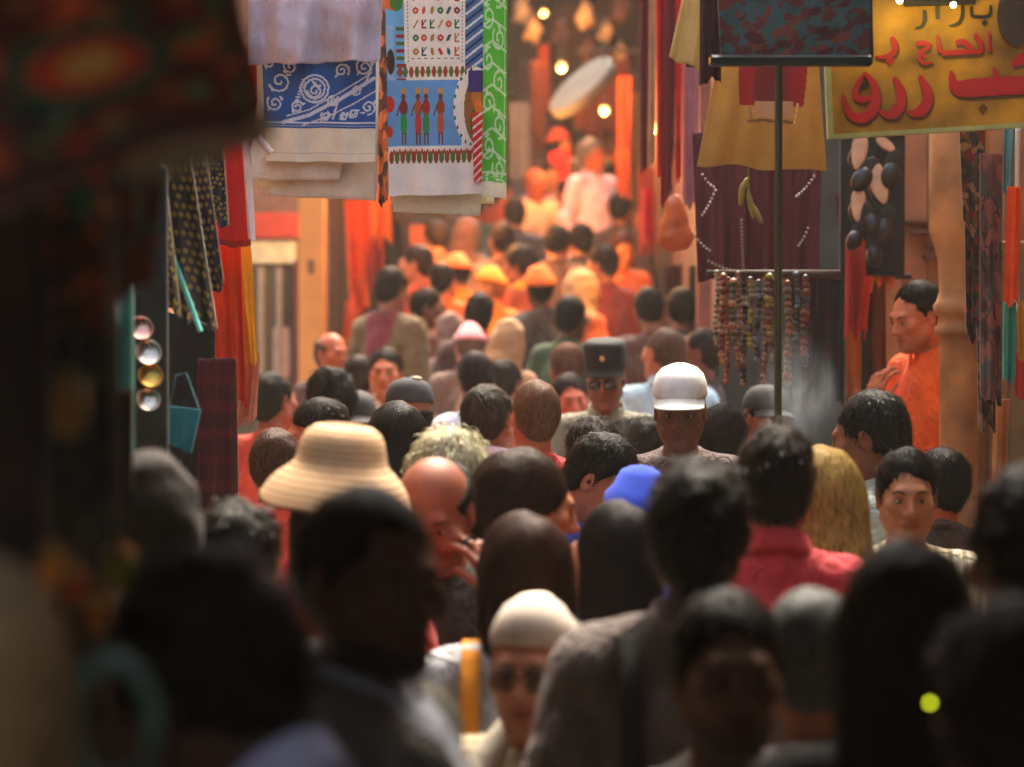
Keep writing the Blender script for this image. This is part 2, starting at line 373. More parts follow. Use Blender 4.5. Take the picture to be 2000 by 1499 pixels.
class Field:
    def __init__(self, X, Y, Z):
        self.ax = (X, Y, Z); self.D = np.full((len(X), len(Y), len(Z)), 1.0)
    def slab(self, lo, hi, pad):
        s = []
        for a, l, h in zip(self.ax, lo, hi):
            i0 = max(0, np.searchsorted(a, l - pad) - 1); i1 = min(len(a), np.searchsorted(a, h + pad) + 1); s.append(slice(i0, i1))
        return tuple(s)
    def pts(self, s):
        return np.meshgrid(self.ax[0][s[0]], self.ax[1][s[1]], self.ax[2][s[2]], indexing='ij', sparse=True)
    def put(self, s, d, k, op):
        a = self.D[s]
        if op == '+':
            h = np.clip(.5 + .5 * (a - d) / k, 0, 1); self.D[s] = a * (1 - h) + d * h - k * h * (1 - h)
        elif op == '-':
            h = np.clip(.5 - .5 * (a + d) / k, 0, 1); self.D[s] = a * (1 - h) - d * h + k * h * (1 - h)
    def cone(self, p, q, r1, r2, k=.02, op='+', T=None):
        p, q = np.array(p, float), np.array(q, float)
        if T is not None:
            p, q = T(p), T(q)
        r = max(r1, r2); s = self.slab(np.minimum(p, q) - r, np.maximum(p, q) + r, k + .04)
        x, y, z = self.pts(s); ba = q - p; L2 = (ba @ ba) + 1e-12
        t = np.clip(((x - p[0]) * ba[0] + (y - p[1]) * ba[1] + (z - p[2]) * ba[2]) / L2, 0, 1)
        d = np.sqrt((x - p[0] - ba[0] * t) ** 2 + (y - p[1] - ba[1] * t) ** 2 + (z - p[2] - ba[2] * t) ** 2) - (r1 + (r2 - r1) * t)
        self.put(s, d, k, op)
    def ell(self, c, r, k=.02, op='+', M=None, T=None):
        """ellipsoid, M optional 3x3 rotation of its axes"""
        c = np.array(c, float); r = np.array(r, float); Mm = np.eye(3) if M is None else M
        if T is not None: c = T(c); Mm = T.R @ Mm
        rm = r.max() if M is not None or T is not None else r
        s = self.slab(c - rm, c + rm, k + .04); x, y, z = self.pts(s)
        dx, dy, dz = x - c[0], y - c[1], z - c[2]
        l = [(dx * Mm[0, i] + dy * Mm[1, i] + dz * Mm[2, i]) for i in range(3)]
        k0 = np.sqrt(sum((l[i] / r[i]) ** 2 for i in range(3))); k1 = np.sqrt(sum((l[i] / r[i] ** 2) ** 2 for i in range(3))) + 1e-9
        self.put(s, k0 * (k0 - 1) / k1, k, op)
    def clip(self, fn):
        x, y, z = np.meshgrid(*self.ax, indexing='ij', sparse=True)
        self.D = np.maximum(self.D, fn(x, y, z))
    def warp(self, fn):
        x, y, z = np.meshgrid(*self.ax, indexing='ij', sparse=True)
        self.D = self.D + fn(x, y, z)
    def mesh(self):
        D = self.D; X, Y, Z = self.ax
        D[0], D[-1] = 1, 1; D[:, 0], D[:, -1] = 1, 1; D[:, :, 0], D[:, :, -1] = 1, 1
        S = D < 0
        cs = [S[a:S.shape[0] - 1 + a, b:S.shape[1] - 1 + b, c:S.shape[2] - 1 + c] for a in (0, 1) for b in (0, 1) for c in (0, 1)]
        cnt = sum(c.astype(np.int8) for c in cs); act = (cnt > 0) & (cnt < 8)
        I = np.argwhere(act); ids = np.full(act.shape, -1, np.int64); ids[tuple(I.T)] = np.arange(len(I))
        acc = np.zeros((len(I), 3)); num = np.zeros(len(I))
        offs = [(a, b, c) for a in (0, 1) for b in (0, 1) for c in (0, 1)]
        for o in offs:
            for axn in range(3):
                if o[axn]: continue
                o2 = list(o); o2[axn] = 1
                i0 = I + np.array(o); i1 = I + np.array(o2)
                d0 = D[tuple(i0.T)]; d1 = D[tuple(i1.T)]; c = (d0 < 0) != (d1 < 0)
                t = np.where(c, d0 / np.where(c, d0 - d1, 1), 0)
                for a2 in range(3):
                    g = self.ax[a2]; p = g[i0[:, a2]] + (g[i1[:, a2]] - g[i0[:, a2]]) * t
                    acc[:, a2] += np.where(c, p, 0)
                num += c
        V = acc / num[:, None]
        F = []
        for axn in range(3):
            a1, a2 = (axn + 1) % 3, (axn + 2) % 3
            sl0 = [slice(None)] * 3; sl1 = [slice(None)] * 3; sl0[axn] = slice(None, -1); sl1[axn] = slice(1, None)
            A, B = S[tuple(sl0)], S[tuple(sl1)]; E = np.argwhere(A != B); inside = A[tuple(E.T)]
            q = []
            for (u, v) in ((1, 1), (0, 1), (0, 0), (1, 0)):
                e = E.copy(); e[:, a1] -= u; e[:, a2] -= v; q.append(ids[tuple(e.T)])
            q = np.stack(q, 1); q[~inside] = q[~inside][:, ::-1]; F.append(q)
        return V, np.concatenate(F)

class HeadT:
    """head pose: yaw, pitch (down +), roll about the top of the neck"""
    piv = np.array([0, .025, 1.50])
    def __init__(self, yaw=0, pitch=0, roll=0, shift=(0, 0, 0)):
        m = Matrix.Rotation(R(yaw), 3, 'Z') @ Matrix.Rotation(R(pitch), 3, 'X') @ Matrix.Rotation(R(roll), 3, 'Y')
        self.R = np.array(m); self.sh = np.array(shift, float)
        self.M = Matrix.Translation(Vector(self.piv + self.sh)) @ m.to_4x4() @ Matrix.Translation(-Vector(self.piv))
    def __call__(self, p): return self.R @ (np.asarray(p, float) - self.piv) + self.piv + self.sh
    def inv(self, P): return (P - self.piv - self.sh) @ self.R + self.piv

def V3(v): return np.array(v, float)

def hand_prims(w, d, lat, nrm, curl=.35, spread=1.):
    """capsules of a hand: palm and five separate fingers. w wrist, d direction, lat towards the thumb, nrm palm side"""
    w, d, lat, nrm = map(V3, (w, d, lat, nrm)); out = []
    kn = []
    for i, l in enumerate((.030, .010, -.010, -.029)):
        k = w + d * (.088 - .006 * abs(i - 1)) + lat * l * spread; kn.append(k)
        out.append((w + d * .012 + lat * l * .55, k, .0135, .0115, .012))
    for i, (k, (a, b, c)) in enumerate(zip(kn, ((.042, .026, .02), (.046, .029, .021), (.043, .027, .021), (.034, .021, .018)))):
        p = k; ang = 0
        for j, seg in enumerate((a, b, c)):
            ang += curl * (1.1 if j else .9)
            q = p + (d * math.cos(ang) + nrm * math.sin(ang)) * seg + lat * (.004 * (1.5 - i) * (j == 0))
            out.append((p, q, .0092 - .0006 * j, .0088 - .0008 * j, .004)); p = q
    t0 = w + d * .022 + lat * .026; t1 = w + d * .055 + lat * .052 + nrm * .012; t2 = w + d * .086 + lat * .058 + nrm * (.02 + .03 * curl)
    out += [(t0, t1, .0145, .0105, .01), (t1, t2, .0105, .0085, .005)]
    return out

# arm poses: side (+1 = figure's left, +x) -> elbow, wrist, hand direction, thumb side, palm side
def arms(pose):
    out = {}
    for s in (1, -1):
        out[s] = dict(el=(.245 * s, .035, 1.13), wr=(.262 * s, -.035, .875), d=(.02 * s, -.08, -1), lat=(0, -1, .08), n=(-s, 0, 0), curl=.28)
    if pose == 'phone':
        out[1] = dict(el=(.285, -.12, 1.20), wr=(.165, -.135, 1.435), d=(-.35, .12, .92), lat=(-.55, -.80, -.1), n=(-.80, .5, -.3), curl=.50)
    if pose == 'chin':
        out[-1] = dict(el=(-.25, -.10, 1.13), wr=(-.115, -.20, 1.30), d=(.30, .10, .94), lat=(.9, .3, -.2), n=(.2, .9, .1), curl=.62)
    if pose == 'point':
        out[1] = dict(el=(.26, -.13, 1.18), wr=(.14, -.27, 1.36), d=(-.85, -.2, .48), lat=(.3, -.4, .85), n=(-.2, .9, .3), curl=.35)
    if pose == 'reach':
        out[1] = dict(el=(.27, -.15, 1.17), wr=(.20, -.36, 1.20), d=(-.1, -.95, .2), lat=(-.9, .1, .2), n=(0, -.2, -1), curl=.3)
    return out

_bodies = {}
def body_mesh(yaw=0, pitch=0, roll=0, pose='down', female=False):
    key = (yaw, pitch, roll, pose, female)
    if key in _bodies: return _bodies[key]
    T = HeadT(yaw, pitch, roll); A = arms(pose); sh = .150 if female else .166
    hc = T((0, -.01, 1.61))
    fx = [(hc[0] - .105, hc[0] + .105, .0075)]; fy = [(hc[1] - .135, hc[1] + .115, .0075)]; fz = [(1.47, 1.74, .0075)]
    hands = {s: hand_prims(A[s]['wr'], V3(A[s]['d']) / np.linalg.norm(A[s]['d']), V3(A[s]['lat']) / np.linalg.norm(A[s]['lat']), V3(A[s]['n']) / np.linalg.norm(A[s]['n']), A[s]['curl']) for s in (1, -1)}
    xs = []
    for s in (1, -1):
        pts = np.array([p for h in hands[s] for p in h[:2]])
        st = .0075 if pose != 'down' and pts[:, 2].max() > 1 else .0105
        for fl, i in ((fx, 0), (fy, 1), (fz, 2)): fl.append((pts[:, i].min() - .012, pts[:, i].max() + .012, st))
    X = axis_lines(-.42, .42, .024, fx); Y = axis_lines(-.52 if pose != 'down' else -.24, .24, .022, fy); Z = axis_lines(-.01, 1.80, .028, fz)
    f = Field(X, Y, Z)
    # trunk and limbs
    f.ell((0, 0, 1.25), (.150 if not female else .138, .106, .185), .04); f.ell((0, -.008, 1.06), (.142, .104, .15), .05)
    f.ell((0, .005, .92), (.165, .115, .12), .05)
    if female: f.ell((.065, -.075, 1.26), (.06, .055, .06), .03); f.ell((-.065, -.075, 1.26), (.06, .055, .06), .03)
    nk = T((0, .02, 1.565))
    f.cone((0, .022, 1.39), nk, .060 if not female else .052, .052 if not female else .046, .03)
    for s in (1, -1):
        f.cone((0, .03, 1.415), (sh * s, .012, 1.378), .046, .050, .04)
        f.cone((sh * s, .012, 1.375), A[s]['el'], .052, .040, .03); f.cone(A[s]['el'], A[s]['wr'], .041, .027, .02)
        f.cone((.085 * s, 0, .90), (.098 * s, -.012, .50), .088, .056, .03); f.cone((.098 * s, -.012, .50), (.1 * s, .025, .10), .057, .038, .02)
        f.cone((.1 * s, .04, .045), (.115 * s, -.13, .032), .040, .030, .02)
        for (p, q, r1, r2, k) in hands[s]: f.cone(p, q, r1, r2, k)
    # head
    f.ell((0, .016, 1.637), (.0765, .0965, .090), .02, T=T)
    f.ell((0, -.028, 1.583), (.0635, .074, .094), .03, T=T)
    f.cone((-.054, -.004, 1.550), (-.020, -.074, 1.508), .021, .022, .03, T=T); f.cone((.054, -.004, 1.550), (.020, -.074, 1.508), .021, .022, .03, T=T)
    f.ell((0, -.086, 1.507), (.026, .019, .019), .02, T=T)
    f.cone((-.034, -.088, 1.632), (.034, -.088, 1.632), .011, .011, .02, T=T)
    for s in (1, -1):
        f.ell((.046 * s, -.070, 1.590), (.024, .022, .022), .02, T=T)
        f.ell((.031 * s, -.108, 1.611), (.020, .016, .013), .012, '-', T=T)
        f.ell((.031 * s, -.0815, 1.609), (.0135, .0135, .0125), .004, T=T)
        f.ell((.079 * s, .012, 1.598), (.010, .022, .034), .006, M=np.array(Matrix.Rotation(R(14 * s), 3, 'Z')), T=T)
        f.ell((.087 * s, .006, 1.600), (.006, .010, .018), .005, '-', T=T)
        f.ell((.0135 * s, -.107, 1.573), (.010, .011, .009), .007, T=T)
    f.cone((0, -.096, 1.622), (0, -.121, 1.577), .0085, .0125, .010, T=T)
    f.cone((-.022, -.0955, 1.5475), (.022, -.0955, 1.5475), .0070, .0070, .004, T=T); f.ell((0, -.1010, 1.5485), (.013, .008, .0065), .005, T=T)
    f.cone((-.018, -.0955, 1.5330), (.018, -.0955, 1.5330), .0080, .0080, .004, T=T); f.ell((0, -.1000, 1.5325), (.014, .008, .0070), .005, T=T)
    f.cone((-.026, -.1075, 1.5405), (.026, -.1075, 1.5405), .0035, .0035, .003, '-', T=T); f.ell((0, -.112, 1.519), (.020, .010, .006), .008, '-', T=T)
    V, F = f.mesh()
    o = mk('body', V, F); me = o.data; bpy.data.objects.remove(o)
    L = T.inv(V); d = lambda c, r: np.exp(-(((L - np.array(c)) / np.array(r)) ** 2).sum(1))
    tint = np.ones((len(V), 4), np.float32)
    lips = np.clip(d((0, -.10, 1.540), (.024, .03, .011)) * 1.4, 0, 1); tint[:, 1] -= .45 * lips; tint[:, 2] -= .42 * lips; tint[:, 0] -= .18 * lips; ml = d((0, -.105, 1.5405), (.024, .03, .0045)); tint[:, :3] *= (1 - .45 * ml)[:, None]
    for s in (1, -1):
        e = d((.031 * s, -.095, 1.609), (.019, .02, .010)); tint[:, :3] *= (1 - .35 * e)[:, None]
        ck = d((.045 * s, -.08, 1.575), (.025, .04, .02)) + d((.082 * s, .01, 1.6), (.02, .03, .035)); tint[:, 1] -= .10 * ck; tint[:, 2] -= .12 * ck
    ns = d((0, -.12, 1.575), (.02, .02, .015)); tint[:, 1] -= .08 * ns
    tint[:, 3] = np.clip((1.553 - L[:, 2]) / .03, 0, 1) * np.clip((L[:, 2] - 1.47) / .02, 0, 1) * np.clip((-.0 - L[:, 1]) / .02, 0, 1) * (1 - lips) + .8 * d((0, -.105, 1.558), (.026, .02, .006))
    at = me.color_attributes.new('tint', 'FLOAT_COLOR', 'POINT'); at.data.foreach_set('color', np.clip(tint, 0, 1).ravel())
    _bodies[key] = (me, T, A)
    return _bodies[key]

_skins = {}
def skin(rgb, beard=0.0):
    k = (tuple(rgb), beard)
    if k in _skins: return _skins[k]
    m = bpy.data.materials.new('skin'); m.use_nodes = True; n = m.node_tree.nodes; L = m.node_tree.links; b = n['Principled BSDF']
    at = n.new('ShaderNodeAttribute'); at.attribute_name = 'tint'
    tc = n.new('ShaderNodeTexCoord'); nz = n.new('ShaderNodeTexNoise'); nz.inputs['Scale'].default_value = 45; nz.inputs['Detail'].default_value = 5
    L.new(tc.outputs['Object'], nz.inputs['Vector'])
    mr = n.new('ShaderNodeMapRange'); mr.inputs[1].default_value = .3; mr.inputs[2].default_value = .7; mr.inputs[3].default_value = .86; mr.inputs[4].default_value = 1.08; L.new(nz.outputs[0], mr.inputs[0])
    m1 = n.new('ShaderNodeMix'); m1.data_type = 'RGBA'; m1.blend_type = 'MULTIPLY'; m1.inputs[0].default_value = 1; m1.inputs[6].default_value = (*[c * .68 for c in lin(rgb)], 1); L.new(at.outputs['Color'], m1.inputs[7])
    m2 = n.new('ShaderNodeMix'); m2.data_type = 'RGBA'; m2.blend_type = 'MULTIPLY'; m2.inputs[0].default_value = 1; L.new(m1.outputs[2], m2.inputs[6]); L.new(mr.outputs[0], m2.inputs[7])
    m3 = n.new('ShaderNodeMix'); m3.data_type = 'RGBA'; m3.inputs[7].default_value = (.012, .009, .007, 1); L.new(m2.outputs[2], m3.inputs[6])
    mu = n.new('ShaderNodeMath'); mu.operation = 'MULTIPLY'; mu.inputs[1].default_value = beard; L.new(at.outputs['Alpha'], mu.inputs[0]); L.new(mu.outputs[0], m3.inputs[0])
    L.new(m3.outputs[2], b.inputs['Base Color']); b.inputs['Roughness'].default_value = .55
    b.inputs['Subsurface Weight'].default_value = .0; b.inputs['Specular IOR Level'].default_value = .3
    bz = n.new('ShaderNodeTexNoise'); bz.inputs['Scale'].default_value = 300; L.new(tc.outputs['Object'], bz.inputs['Vector'])
    bp = n.new('ShaderNodeBump'); bp.inputs['Strength'].default_value = .12; bp.inputs['Distance'].default_value = .003; L.new(bz.outputs[0], bp.inputs['Height']); L.new(bp.outputs[0], b.inputs['Normal'])
    _skins[k] = m
    return m

_shirts = {}
def shirt_mesh(pose='down', sleeves='long', female=False, kind='shirt', seed=0):
    key = (pose, sleeves, female, kind, seed)
    if key in _shirts: return _shirts[key]
    A = arms(pose); sh = .150 if female else .166; g = {'shirt': .016, 'jacket': .030, 'robe': .022}[kind]
    lo = .80 if kind != 'robe' else .12
    X = axis_lines(-.44, .44, .018, []); Y = axis_lines(-.55 if pose != 'down' else -.27, .25, .017, []); Z = axis_lines(lo - .05, 1.56, .018 if kind != 'robe' else .026, [(1.38, 1.52, .012)])
    f = Field(X, Y, Z)
    f.ell((0, .0, 1.26), (.150 + g, .108 + g, .19), .05); f.cone((0, 0, 1.20), (0, -.005, .93), .125 + g, .13 + g, .05)
    f.ell((.05, 0, .98), (.125 + g, .118 + g, .22), .05); f.ell((-.05, 0, .98), (.125 + g, .118 + g, .22), .05)
    if kind == 'jacket': sh += .018
    if kind == 'robe':
        f.cone((.05, 0, .95), (.09, 0, .1), .15, .19, .05); f.cone((-.05, 0, .95), (-.09, 0, .1), .15, .19, .05)
    if female: f.ell((.065, -.08, 1.26), (.062, .058, .062), .04); f.ell((-.065, -.08, 1.26), (.062, .058, .062), .04)
    for s in (1, -1):
        f.cone((.02 * s, .032, 1.424 if kind != 'jacket' else 1.436), (sh * s, .014, 1.380 if kind != 'jacket' else 1.362), .048 + g * .55, .050 + g, .04)
        el, wr = V3(A[s]['el']), V3(A[s]['wr']); p0 = V3((sh * s, .014, 1.377 if kind != 'jacket' else 1.358))
        if sleeves == 'short':
            mid = p0 + (el - p0) * .78; f.cone(p0, mid, .052 + g, .056 + g, .03)
        else:
            f.cone(p0, el, .052 + g, .044 + g, .03); e2 = el + (wr - el) * .94; f.cone(el, e2, .044 + g, .034 + g, .025)
    f.cone((0, .022, 1.40), (0, .020, 1.47), .066 + g * .3, .066 + g * .3, .02)
    r = np.random.default_rng(seed + 5); ph = r.uniform(0, 6.28, 8); a = .0042 if kind != 'jacket' else .0050
    f.warp(lambda x, y, z: a * (np.sin(38 * x + 22 * z + 9 * y + ph[0]) + .8 * np.sin(-27 * x + 34 * z + ph[1] + 14 * y) + .7 * np.sin(61 * z + 12 * np.sin(9 * x + ph[2]) + ph[3]) + .6 * np.sin(75 * x - 31 * z + ph[4]))
           * (.35 + .65 * np.clip((1.42 - z) / .12, 0, 1)))
    f.clip(lambda x, y, z: np.maximum(lo - z, z - (1.468 + .35 * (y - .02))) + 0 * x)
    V, F = f.mesh(); o = mk('shirt', V, F); me = o.data; bpy.data.objects.remove(o)
    _shirts[key] = me
    return me

_misc = {}
def trousers_mesh():
    if 'tr' in _misc: return _misc['tr']
    f = Field(axis_lines(-.28, .28, .022, []), axis_lines(-.22, .22, .022, []), axis_lines(.02, 1.05, .03, []))
    f.ell((0, .005, .92), (.180, .130, .13), .05)
    for s in (1, -1):
        f.cone((.088 * s, 0, .90), (.102 * s, -.01, .50), .102, .075, .03); f.cone((.102 * s, -.01, .50), (.105 * s, .02, .09), .075, .070, .02)
    f.warp(lambda x, y, z: .004 * (np.sin(55 * z + 20 * x) + np.sin(40 * y + 31 * z)))
    f.clip(lambda x, y, z: np.maximum(.07 - z, z - .99) + 0 * x + 0 * y)
    V, F = f.mesh(); o = mk('trousers', V, F); _misc['tr'] = o.data; bpy.data.objects.remove(o)
    return _misc['tr']

def shoe_mesh(s):
    if ('shoe', s) in _misc: return _misc[('shoe', s)]
    f = Field(axis_lines(-.2, .2, .014, []), axis_lines(-.24, .14, .014, []), axis_lines(-.03, .14, .012, []))
    f.cone((.1 * s, .05, .05), (.116 * s, -.14, .036), .048, .040, .02); f.ell((.1 * s, .03, .07), (.048, .055, .05), .03)
    f.clip(lambda x, y, z: np.maximum(.001 - z, z - .105) + 0 * x + 0 * y)
    V, F = f.mesh(); o = mk('shoe', V, F); _misc[('shoe', s)] = o.data; bpy.data.objects.remove(o)
    return _misc[('shoe', s)]

# ---- hair, in head space (unrotated); a shell plus fine locks laid over it
def lock_ribbons(V, N, n, length, width, r, long=False, lift=.004, crown=(0, .055, 1.74)):
    """fine tapered locks that follow the hair surface away from the crown"""
    from mathutils.kdtree import KDTree
    kd = KDTree(len(V))
    for i, q in enumerate(V): kd.insert(q, i)
    kd.balance()
    sel = r.choice(len(V), n); p = V[sel].copy(); nn = N[sel].copy(); z0 = p[:, 2:3].copy()
    jit = r.normal(0, .020, p.shape); L = length * r.uniform(.5, 1.2, (n, 1)); w = width * r.uniform(.5, 1.3, (n, 1)); up = lift * r.uniform(0, 1., (n, 1)) ** 2
    segs = 5; vs = []; t = None
    for j in range(segs):
        fl = p - np.array(crown) + np.array([0, 0, -.03]) + jit
        if long: fl = np.where(p[:, 2:3] < 1.68, fl * .10 + np.array([0, 0, -.10]), fl)
        if t is not None: fl = fl / (np.linalg.norm(fl, axis=1, keepdims=True) + 1e-9) * .5 + t
        t = fl - (fl * nn).sum(1, keepdims=True) * nn; t /= np.linalg.norm(t, axis=1, keepdims=True) + 1e-9
        b = np.cross(nn, t); ww = w * (1 - .85 * (j / (segs - 1)) ** 2)
        c0 = p + nn * (up * math.sin(math.pi * (j + .8) / (segs + .6)) + .0005)
        vs += [c0 - b * ww, c0 + b * ww]
        if j < segs - 1:
            p = p + t * L / (segs - 1)
            idx = np.array([kd.find(q)[1] for q in p]); nn = N[idx]; p = p - nn * ((p - V[idx]) * nn).sum(1, keepdims=True)
    vs = np.stack(vs, 1).reshape(-1, 3)
    base = (np.arange(n) * segs * 2)[:, None]
    q = np.concatenate([base + np.array([2 * j, 2 * j + 1, 2 * j + 3, 2 * j + 2]) for j in range(segs - 1)])
    return vs, q

_hairs = {}
def hair_mesh(kind, seed=0):
    if (kind, seed) in _hairs: return _hairs[(kind, seed)]
    r = np.random.default_rng(seed + 77)
    th = {'short': .008, 'crop': .004, 'full': .012, 'receding': .008, 'bald': .008, 'long': .009, 'bob': .010, 'thin': .007, 'nape': .005}[kind]
    zlo = {'long': 1.22, 'bob': 1.38}.get(kind, 1.48)
    g = .0075 if zlo > 1.4 else .0095
    f = Field(axis_lines(-.17, .17, g, []), axis_lines(-.16, .20, g, []), axis_lines(zlo - .03, 1.79, g, []))
    f.ell((0, .024, 1.638), (.0775 + th, .098 + th, .091 + th), .02)
    f.ell((0, .052, 1.600), (.069 + th, .060 + th, .085), .02)
    if kind == 'long':
        f.cone((0, .045, 1.62), (0, .075, 1.34), .082, .066, .04); f.cone((.035, .045, 1.58), (.042, .07, 1.26), .056, .036, .04); f.cone((-.035, .045, 1.58), (-.042, .07, 1.26), .056, .036, .04)
        f.cone((.076, -.0, 1.62), (.080, .01, 1.40), .020, .018, .02); f.cone((-.076, -.0, 1.62), (-.080, .01, 1.40), .020, .018, .02)
    if kind == 'bob':
        f.cone((0, .05, 1.62), (0, .075, 1.45), .085, .075, .04)
        for s in (1, -1): f.cone((.070 * s, .015, 1.64), (.074 * s, .02, 1.45), .024, .022, .02)
    ph = r.uniform(0, 6.28, 6); am = {'full': .0022, 'long': .0016, 'bob': .0016}.get(kind, .0012)
    f.warp(lambda x, y, z: am * (np.sin(70 * x + 25 * z + ph[0]) + np.sin(64 * y - 40 * z + ph[1]) + .8 * np.sin(95 * z + 60 * x + ph[2]) + .6 * np.sin(130 * x - 80 * y + ph[3])))
    jag = lambda x, z: .005 * np.sin(90 * x + ph[4]) + .006 * np.sin(210 * x + ph[5]) + .013 * np.exp(-((np.abs(x) - .043) / .016) ** 2)
    if kind in ('short', 'full', 'crop', 'thin'):
        # hairline: from forehead down past the ears to the nape
        hz = 1.672 if kind != 'full' else 1.664
        f.clip(lambda x, y, z: np.minimum(np.maximum((hz + jag(x, z) - .28 * (np.abs(x) > .052) * (np.abs(x) - .052) - z), -(y + .035) * 1.0), np.maximum(1.50 + .004 * np.sin(80 * x) - z, .012 - y)) if False else
               np.maximum((hz + jag(x, z) - .115 * np.clip((y + .088) / .075, 0, 1) ** 1.6 - np.clip((y - .02) / .06, 0, 1) * .055) - z, -1))
    elif kind == 'receding':
        f.clip(lambda x, y, z: (1.700 + jag(x, z) - 3.0 * np.clip(.030 - np.abs(x), -.02, .03) * .0 - .135 * np.clip((y + .07) / .085, 0, 1) ** 1.3 - np.clip((y - .03) / .06, 0, 1) * .055 + .010 * np.cos(60 * x)) - z)
    elif kind == 'nape':
        f.clip(lambda x, y, z: np.maximum((1.66 + jag(x, z) - .115 * np.clip((y + .06) / .07, 0, 1) - np.clip((y - .02) / .06, 0, 1) * .05) - z, z - (1.652 - .30 * (y - .02))))
    elif kind == 'bald':
        f.clip(lambda x, y, z: np.maximum((1.66 + jag(x, z) - .115 * np.clip((y + .06) / .07, 0, 1) - np.clip((y - .02) / .06, 0, 1) * .05) - z, z - (1.668 + .25 * (y - .05)) + .004 * np.sin(60 * x)))
    elif kind == 'bob':
        f.clip(lambda x, y, z: np.maximum(np.minimum((1.650 + jag(x, z)) - z, .052 + .25 * (1.6 - z) * (z < 1.6) - np.abs(x) - np.clip(y + .035, 0, 1) * 3) , zlo + .03 - z))
    elif kind == 'long':
        f.clip(lambda x, y, z: np.maximum(np.minimum((1.668 + jag(x, z)) - z, .060 - np.abs(x) - np.clip(y + .045, 0, 1) * 3), zlo + .03 + .02 * np.sin(40 * x + ph[1]) + .012 * np.sin(97 * x) - z))
    V, F = f.mesh()
    o = mk('hair', V, F); N = np.zeros(len(V) * 3, np.float32); o.data.vertex_normals.foreach_get('vector', N); N = N.reshape(-1, 3)
    me0 = o.data; bpy.data.objects.remove(o)
    if kind in ('long', 'bob'): rv, rq = lock_ribbons(V, N, 2600, .15, .0015, r, True, .004)
    else: rv, rq = lock_ribbons(V, N, {'bald': 700, 'nape': 600, 'crop': 1500, 'thin': 1000}.get(kind, 2400), {'crop': .014, 'nape': .012, 'full': .045, 'thin': .03}.get(kind, .030), .0012, r, False, {'full': .012, 'crop': .002, 'nape': .002}.get(kind, .006))
    if kind in ('full', 'short', 'receding'):      # coarser tufts break up the outline
        r2, q2 = lock_ribbons(V, N, 520 if kind == 'full' else 360, .042, .0028, r, False, .026 if kind == 'full' else .015); rq = np.concatenate([rq, q2 + len(rv)]); rv = np.concatenate([rv, r2])
    VV = np.concatenate([V, rv]); FF = np.concatenate([F, rq + len(V)])
    o = mk('hair', VV, FF); me = o.data; bpy.data.objects.remove(o); bpy.data.meshes.remove(me0)
    _hairs[(kind, seed)] = me
    return me

def hair_mat(rgb):
    k = ('hair', tuple(rgb))
    if k in _mats: return _mats[k]
    m = bpy.data.materials.new('hair'); m.use_nodes = True; n = m.node_tree.nodes; L = m.node_tree.links; b = n['Principled BSDF']
    tc = n.new('ShaderNodeTexCoord'); mp = n.new('ShaderNodeMapping'); mp.inputs['Scale'].default_value = (1, 1, .22); L.new(tc.outputs['Object'], mp.inputs[0])
    nz = n.new('ShaderNodeTexNoise'); nz.inputs['Scale'].default_value = 150; nz.inputs['Detail'].default_value = 4; L.new(mp.outputs[0], nz.inputs['Vector'])
    cr = n.new('ShaderNodeMapRange'); cr.inputs[1].default_value = .3; cr.inputs[2].default_value = .7; cr.inputs[3].default_value = .4; cr.inputs[4].default_value = 1.6; L.new(nz.outputs[0], cr.inputs[0])
    mx = n.new('ShaderNodeMix'); mx.data_type = 'RGBA'; mx.blend_type = 'MULTIPLY'; mx.inputs[0].default_value = 1; mx.inputs[6].default_value = (*[c * .6 for c in lin(rgb)], 1); L.new(cr.outputs[0], mx.inputs[7]); L.new(mx.outputs[2], b.inputs['Base Color'])
    b.inputs['Roughness'].default_value = .5; b.inputs['Specular IOR Level'].default_value = .06
    bp = n.new('ShaderNodeBump'); bp.inputs['Strength'].default_value = .6; bp.inputs['Distance'].default_value = .006; L.new(nz.outputs[0], bp.inputs['Height']); L.new(bp.outputs[0], b.inputs['Normal'])
    _mats[k] = m
    return m

